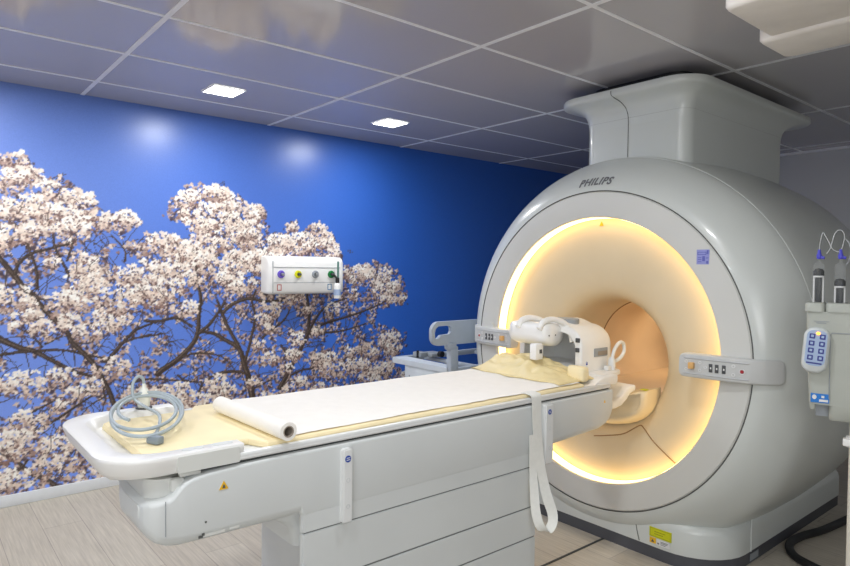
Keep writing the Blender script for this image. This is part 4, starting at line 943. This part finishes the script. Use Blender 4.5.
eq = root('folded_equipment', (2.9, 3.45, .74), 'small grey device with dark knob lying on the trolley end', 'device')
bm = BM(); box(bm, 2.83, 2.90, 3.44, 3.53, .7385, .775, .006); box(bm, 2.90, 3.02, 3.40, 3.53, .7385, .768, .01); obj('case', bm, M['grey'], eq)
bm = BM(); box(bm, 2.82, 2.832, 3.46, 3.475, .739, .79, .002); obj('lever', bm, M['black'], eq)
bm = BM(); lathe(bm, [(0, 0), (.022, 0), (.022, -.03), (0, -.03)], 18, (2.97, 3.395, .762), 'y'); obj('knob', bm, M['black'], eq)

# ------------------------------------------------------------------ contrast injector on its pole (local axes: x = right as seen from the couch foot, -y = front)
IR = (2.4935, .7735, 0); IROT = R(-72.8)
inj = root('contrast_injector', IR, 'pale beige contrast injector head with keypad on a cream pole at the right', 'contrast injector', rotz=IROT)
def il(px, py=None): return (px - 834) / 343
def iz(py): return 1.385 - (py - 271.2) / 287
def sect(z, a, b, f, bk, r): return [(x, y, z) for x, y in rr(a, b, f, bk, r, 5)]
bm = BM()
loft(bm, [sect(.925, -.074, .115, -.055, .10, .025), sect(1.05, -.082, .115, -.06, .10, .025), sect(1.20, -.089, .115, -.062, .10, .025), sect(1.246, -.091, .115, -.062, .10, .025)])
loft(bm, [sect(.905, -.070, -.050, -.045, .09, .008), sect(.926, -.073, -.050, -.052, .10, .008)])
loft(bm, [sect(.872, -.002, .10, -.040, .09, .02), sect(.884, -.004, .112, -.05, .10, .02), sect(.926, -.004, .115, -.055, .10, .02)])
obj('head', bm, M['inj'], inj, local=True, angle=40)
bm = BM(); box(bm, -.05, -.004, -.02, .09, .88, .926); obj('recess', bm, M['grey'], inj, local=True)
for a, b in ((-.096, -.026), (-.024, .118)):
    bm = BM(); loft(bm, [sect(1.246, a, b, -.068, .105, .018), sect(1.270, a, b, -.068, .105, .018), sect(1.276, a + .004, b - .004, -.064, .10, .016)]); obj('head_cap', bm, M['inj'], inj, local=True)
bm = BM(); tube(bm, [(-.004, -.0615, .95), (-.004, -.0625, 1.168), (.0, -.063, 1.175), (.10, -.0625, 1.175)], .0016, 5); obj('seam', bm, M['grey'], inj, local=True)
bm = BM(); box(bm, -.055, -.02, -.0632, -.06, 1.206, 1.209); box(bm, -.062, -.012, -.0632, -.06, 1.212, 1.214); obj('head_print', bm, M['grey'], inj, local=True, smooth=False)
KM = Matrix.Translation((-.045, -.062, 1.118)) @ Matrix.Rotation(R(4.5), 4, 'Y')
def kloft(loops): 
    t = bmesh.new(); loft(t, loops); bmesh.ops.transform(t, matrix=KM, verts=t.verts[:]); return t
kp = obj('keypad', kloft([[(x, y, z) for x, z in rr(-.039 + g, .039 - g, -.082 + g, .076 - g, r, 7)] for y, g, r in ((.01, .004, .03), (-.015, 0, .034), (-.022, .003, .032), (-.026, .008, .028))]), M['keypadgrey'], inj, local=True)
sp_ = obj('keypad_face', kloft([[(x, y, z) for x, z in rr(-.030, .030, -.056, .066, .02, 6)] for y in (-.024, -.0275)]), M['screen'], kp, local=True)
for r_ in range(4):
    for c_ in range(2):
        x, z = -.014 + .030 * c_, .045 - .0245 * r_
        obj('key', kloft([[(x + a_, y, z + b_) for a_, b_ in rr(-.0085, .0085, -.0085, .0085, .002, 2)] for y in (-.0268, -.0288)]), M['navy'], kp, local=True)
        t = kloft([[(x + a_, y, z + b_) for a_, b_ in rr(-.004, .004, -.0035, .0045, .001, 2)] for y in (-.0285, -.0294)]); obj('key_symbol', t, M['screen'], kp, local=True)
obj('key_light', kloft([[(.002 + .006 * math.cos(2 * PI * k / 14), y, .056 + .005 * math.sin(2 * PI * k / 14)) for k in range(14)] for y in (-.026, -.030)]), M['led'], kp, local=True, label='glowing orange indicator')
obj('keypad_print', kloft([[(x, y, z) for x, z in rr(-.024, .022, -.0495, -.0445, .001, 2)] for y in (-.027, -.0284)]), M['navy'], kp, local=True)
lb_ = obj('label', (lambda t: (box(t, -.068, -.003, -.0585, -.05, .932, .963), t)[1])(BM()), M['cyanblue'], inj, local=True, label='blue printed label', smooth=False)
bm = BM(); disc(bm, (-.055, -.0588, .951), .008, 'y', .0012, 14); box(bm, -.038, -.007, -.0592, -.058, .936, .944); box(bm, -.03, -.02, -.0592, -.058, .949, .957); obj('label_print', bm, M['labelw'], lb_, local=True, smooth=False)
bm = BM(); tube(bm, [(.075, .02, .03), (.075, .02, .90)], .0165, 16); obj('pole', bm, M['pole'], inj, local=True)
bm = BM(); lathe(bm, [(.0166, .775), (.026, .777), (.028, .785), (.028, .805), (.026, .812), (.0166, .814)], 20, (.075, .02, 0), 'z'); box(bm, .04, .075, -.012, .02, .782, .808, .005); obj('pole_collar', bm, M['bright'], inj, local=True)
for k in range(5):
    a_ = 2 * PI * k / 5 + .3; d = Vector((math.cos(a_), math.sin(a_), 0)); c0_ = Vector((.075, .02, 0))
    bm = BM(); tube(bm, [c0_ + Vector((0, 0, .09)), c0_ + d * .1 + Vector((0, 0, .088)), c0_ + d * .28 + Vector((0, 0, .072))], [.022, .02, .014], 10); lg = obj('base_leg', bm, M['pole'], inj, local=True)
    t = bmesh.new(); lathe(t, [(0, -.012), (.03, -.012), (.034, -.006), (.034, .006), (.03, .012), (0, .012)], 18, (0, 0, 0), 'y'); bm = BM(); merge(bm, t, 0, Matrix.Translation(c0_ + d * .28 + Vector((0, 0, .035))) @ Matrix.Rotation(a_, 4, 'Z')); obj('castor', bm, M['darkgrey'], lg, local=True)
# two syringes and their tubing
def local_root(name, px, z, label, cat, group=None):
    v = Matrix.Translation(IR) @ Matrix.Rotation(IROT, 4, 'Z') @ Vector((il(px), .0, z))
    return root(name, v, label, cat, group, IROT)
for px, zp, lab in ((819, iz(271), 'left syringe on the injector, almost empty with its dark plunger near the top'), (840.7, iz(281), 'right syringe on the injector, half full below its blue connector')):
    z0_ = 1.2765; s = local_root('syringe', px, z0_, lab, 'syringe', 'syringes on the injector')
    zt = iz(263) - z0_; zq = zp - z0_
    bm = BM(); lathe(bm, [(.0185, 0), (.0185, zt - .01), (.016, zt - .002), (.005, zt + .004), (.0045, zt + .016), (.003, zt + .016), (.003, zt + .002), (.0145, zt - .005), (.0172, zt - .012), (.0172, 0.0)], 24); obj('barrel', bm, M['barrel'], s, local=True)
    bm = BM(); lathe(bm, [(0, zq - .016), (.0165, zq - .016), (.0168, zq), (.012, zq + .007), (0, zq + .010)], 20); obj('plunger', bm, M['black'], s, local=True)
    bm = BM(); lathe(bm, [(.0168, zq - .022), (.0168, zq - .0165), (0, zq - .0164)], 20, cap0=True); obj('plunger_ring', bm, M['labelw'], s, local=True)
    bm = BM(); box(bm, -.010, .010, -.010, .010, 0, zq - .022, .003); obj('plunger_rod', bm, M['black'], s, local=True)
    bm = BM()
    for w_ in (-1, 1): box(bm, w_ * .014 - .0022, w_ * .014 + .0022, -.004, .004, 0, zq - .022)
    obj('rod_guide', bm, M['labelw'], s, local=True)
    bm = BM(); lathe(bm, [(0, zt + .014), (.007, zt + .015), (.009, zt + .026), (.006, zt + .034), (.004, zt + .048), (0, zt + .048)], 14); tube(bm, [(0, 0, zt + .022), (.016, -.004, zt + .018)], .005); obj('luer_connector', bm, M['luer'], s, local=True, label='blue connector')
def tubing(pts, label):
    mt = Matrix.Translation(IR) @ Matrix.Rotation(IROT, 4, 'Z')
    bm = BM(); tube(bm, [mt @ p for p in smooth_path([(il(a), d, iz(b)) for a, b, d in pts], 6)], .0016, 6); obj('tubing_line', bm, M['tube'], None, label=label, cat='tubing', angle=80)
tubing([(819, 251.5, 0), (819.5, 244, -.01), (821, 236, -.014), (822.5, 232.5, -.016), (825, 236, -.016), (829, 243, -.014), (832, 248.5, -.012), (836, 251, -.008), (839.8, 252, -.004)], 'clear thin tube joining the tops of the two syringes')
tubing([(841, 251, .004), (843, 243, .01), (844, 236, .014), (841.5, 230.5, .016), (837.5, 230, .016), (834, 234, .014), (832, 241, .012), (830, 248, .01), (826.5, 253.5, .008)], 'clear thin tube arching high above the right syringe')
tubing([(843.6, 239, .02), (846, 239.5, .022), (849, 244, .022), (850.5, 252, .02), (849, 260, .012), (846.8, 264, .008)], 'clear thin tube curling down the outer side of the right syringe')

# ------------------------------------------------------------------ ceiling unit, downlights, floor cable
cu = root('ceiling_unit', (2.4, .6, 2.22), 'cream box-shaped unit hanging from the ceiling at the top right', 'ceiling unit')
bm = BM(); loft(bm, [[(x, y, z) for x, y in rr(2.075 + g, 2.45, .16 + g, .985 - g, .03, 5, (.005, .005, .03, .03))] for z, g in ((2.236, .016), (2.240, .006), (2.25, 0), (2.385, 0))]); obj('housing', bm, M['ceilbox'], cu, angle=50)
bm = BM(); loft(bm, [[(x, y, z) for x, y in rr(2.435 + g, 2.70 - g, .13 + g, 1.025 - g, .03, 5)] for z, g in ((2.222, .02), (2.226, .008), (2.236, 0), (2.385, 0))]); obj('front_cover', bm, M['ceilbox'], cu, angle=50)
bm = BM()
for y in (.35, .8): box(bm, 2.3, 2.4, y, y + .05, 2.38, H - .0005)
obj('hanger', bm, M['darkgrey'], cu)
labs = ['square recessed downlight at the left edge above the mural', 'square recessed downlight in the middle of the three above the mural', 'square recessed downlight nearest the scanner above the mural']
for x, lab in zip((.243, 1.443, 2.643), labs):
    y = 3.575; s_ = .088
    d = root('downlight', (x, y, H - .01), lab, 'ceiling light', 'square downlights')
    bm = BM(); loft(bm, [[(px, py, z) for px, py in rr(x - a_, x + a_, y - a_, y + a_, .006, 2)] for a_, z in ((s_ + .01, H - .0005), (s_ + .01, H - .006), (s_, H - .006), (s_, H - .001))], False, False); obj('trim_ring', bm, M['bright'], d)
    bm = BM(); box(bm, x - s_, x + s_, y - s_, y + s_, H - .0045, H - .002); obj('diffuser', bm, M['downlight'], d, smooth=False)
bm = BM(); tube(bm, smooth_path([(4.9, 1.05, .02), (4.2, 1.12, .02), (3.75, 1.17, .02), (3.55, 1.215, .02), (3.40, 1.215, .02), (3.28, 1.15, .02), (3.22, 1.03, .02), (3.2, .9, .02), (3.3, .6, .02), (3.6, .1, .02)], 8), .02, 10)
obj('floor_cable', bm, M['black'], None, label='thick black cable curving over the floor beside the scanner base', cat='cable', angle=80)

# ------------------------------------------------------------------ light
def area(name, loc, size, power, color=(1, 1, 1), rot=(0, 0, 0), spread=180, sy=None):
    l = bpy.data.lights.new(name, 'AREA'); l.energy = power; l.size = size; l.color = color; l.spread = R(spread)
    if sy: l.shape = 'RECTANGLE'; l.size_y = sy
    o = bpy.data.objects.new(name, l); o.location = loc; o.rotation_euler = rot; COL.objects.link(o); return o
COOL = (.97, .985, 1.0)
for x in (.243, 1.443, 2.643): area('downlight_lamp', (x, 3.575, H - .012), .16, 11.5, COOL)
for x, y in ((.243, 1.168), (1.443, 1.168), (-.96, 1.168), (-.96, 3.575), (.243, -1.2), (-.96, -1.2)): area('downlight_lamp', (x, y, H - .012), .17, 10.5, COOL)
area('bore_lamp', (3.75, CY, 1.19), .12, 4.6, (1, .82, .58), (0, 0, 0), sy=.7)
fl = area('fill_lamp', (-1.9, -1.7, 1.75), 2.2, 50, (.98, .99, 1.0), sy=1.3)  # unseen fill light added behind the camera to brighten upright faces
fl.rotation_euler = (Vector((2.7, 1.9, .9)) - Vector((-1.9, -1.7, 1.75))).to_track_quat('-Z', 'Y').to_euler()
w = bpy.data.worlds.new('room'); sc.world = w; w.use_nodes = True
w.node_tree.nodes['Background'].inputs['Color'].default_value = (.5, .5, .52, 1); w.node_tree.nodes['Background'].inputs['Strength'].default_value = .2

# ------------------------------------------------------------------ camera
f_px, yaw, pitch, roll_ = 629.1, .8765, -.0254, .0108
fw = Vector((math.cos(yaw) * math.cos(pitch), math.sin(yaw) * math.cos(pitch), math.sin(pitch)))
rt = Vector((math.sin(yaw), -math.cos(yaw), 0)); up = rt.cross(fw)
r2 = rt * math.cos(roll_) + up * math.sin(roll_); u2 = -rt * math.sin(roll_) + up * math.cos(roll_)
mt = Matrix((r2, u2, -fw)).transposed().to_4x4(); mt.translation = (0, 0, 1.385)
cam = bpy.data.cameras.new('camera'); cam.sensor_width = 36; cam.lens = f_px / 850 * 36; cam.clip_start = .05
co = bpy.data.objects.new('camera', cam); co.matrix_world = mt; COL.objects.link(co); sc.camera = co
sc.view_settings.view_transform = 'Standard'; sc.view_settings.look = 'None'; sc.view_settings.exposure = 0.0; sc.view_settings.gamma = 1.0
sc.cycles.use_denoising = True
sc.cycles.max_bounces = 10; sc.cycles.diffuse_bounces = 5; sc.cycles.sample_clamp_indirect = 4
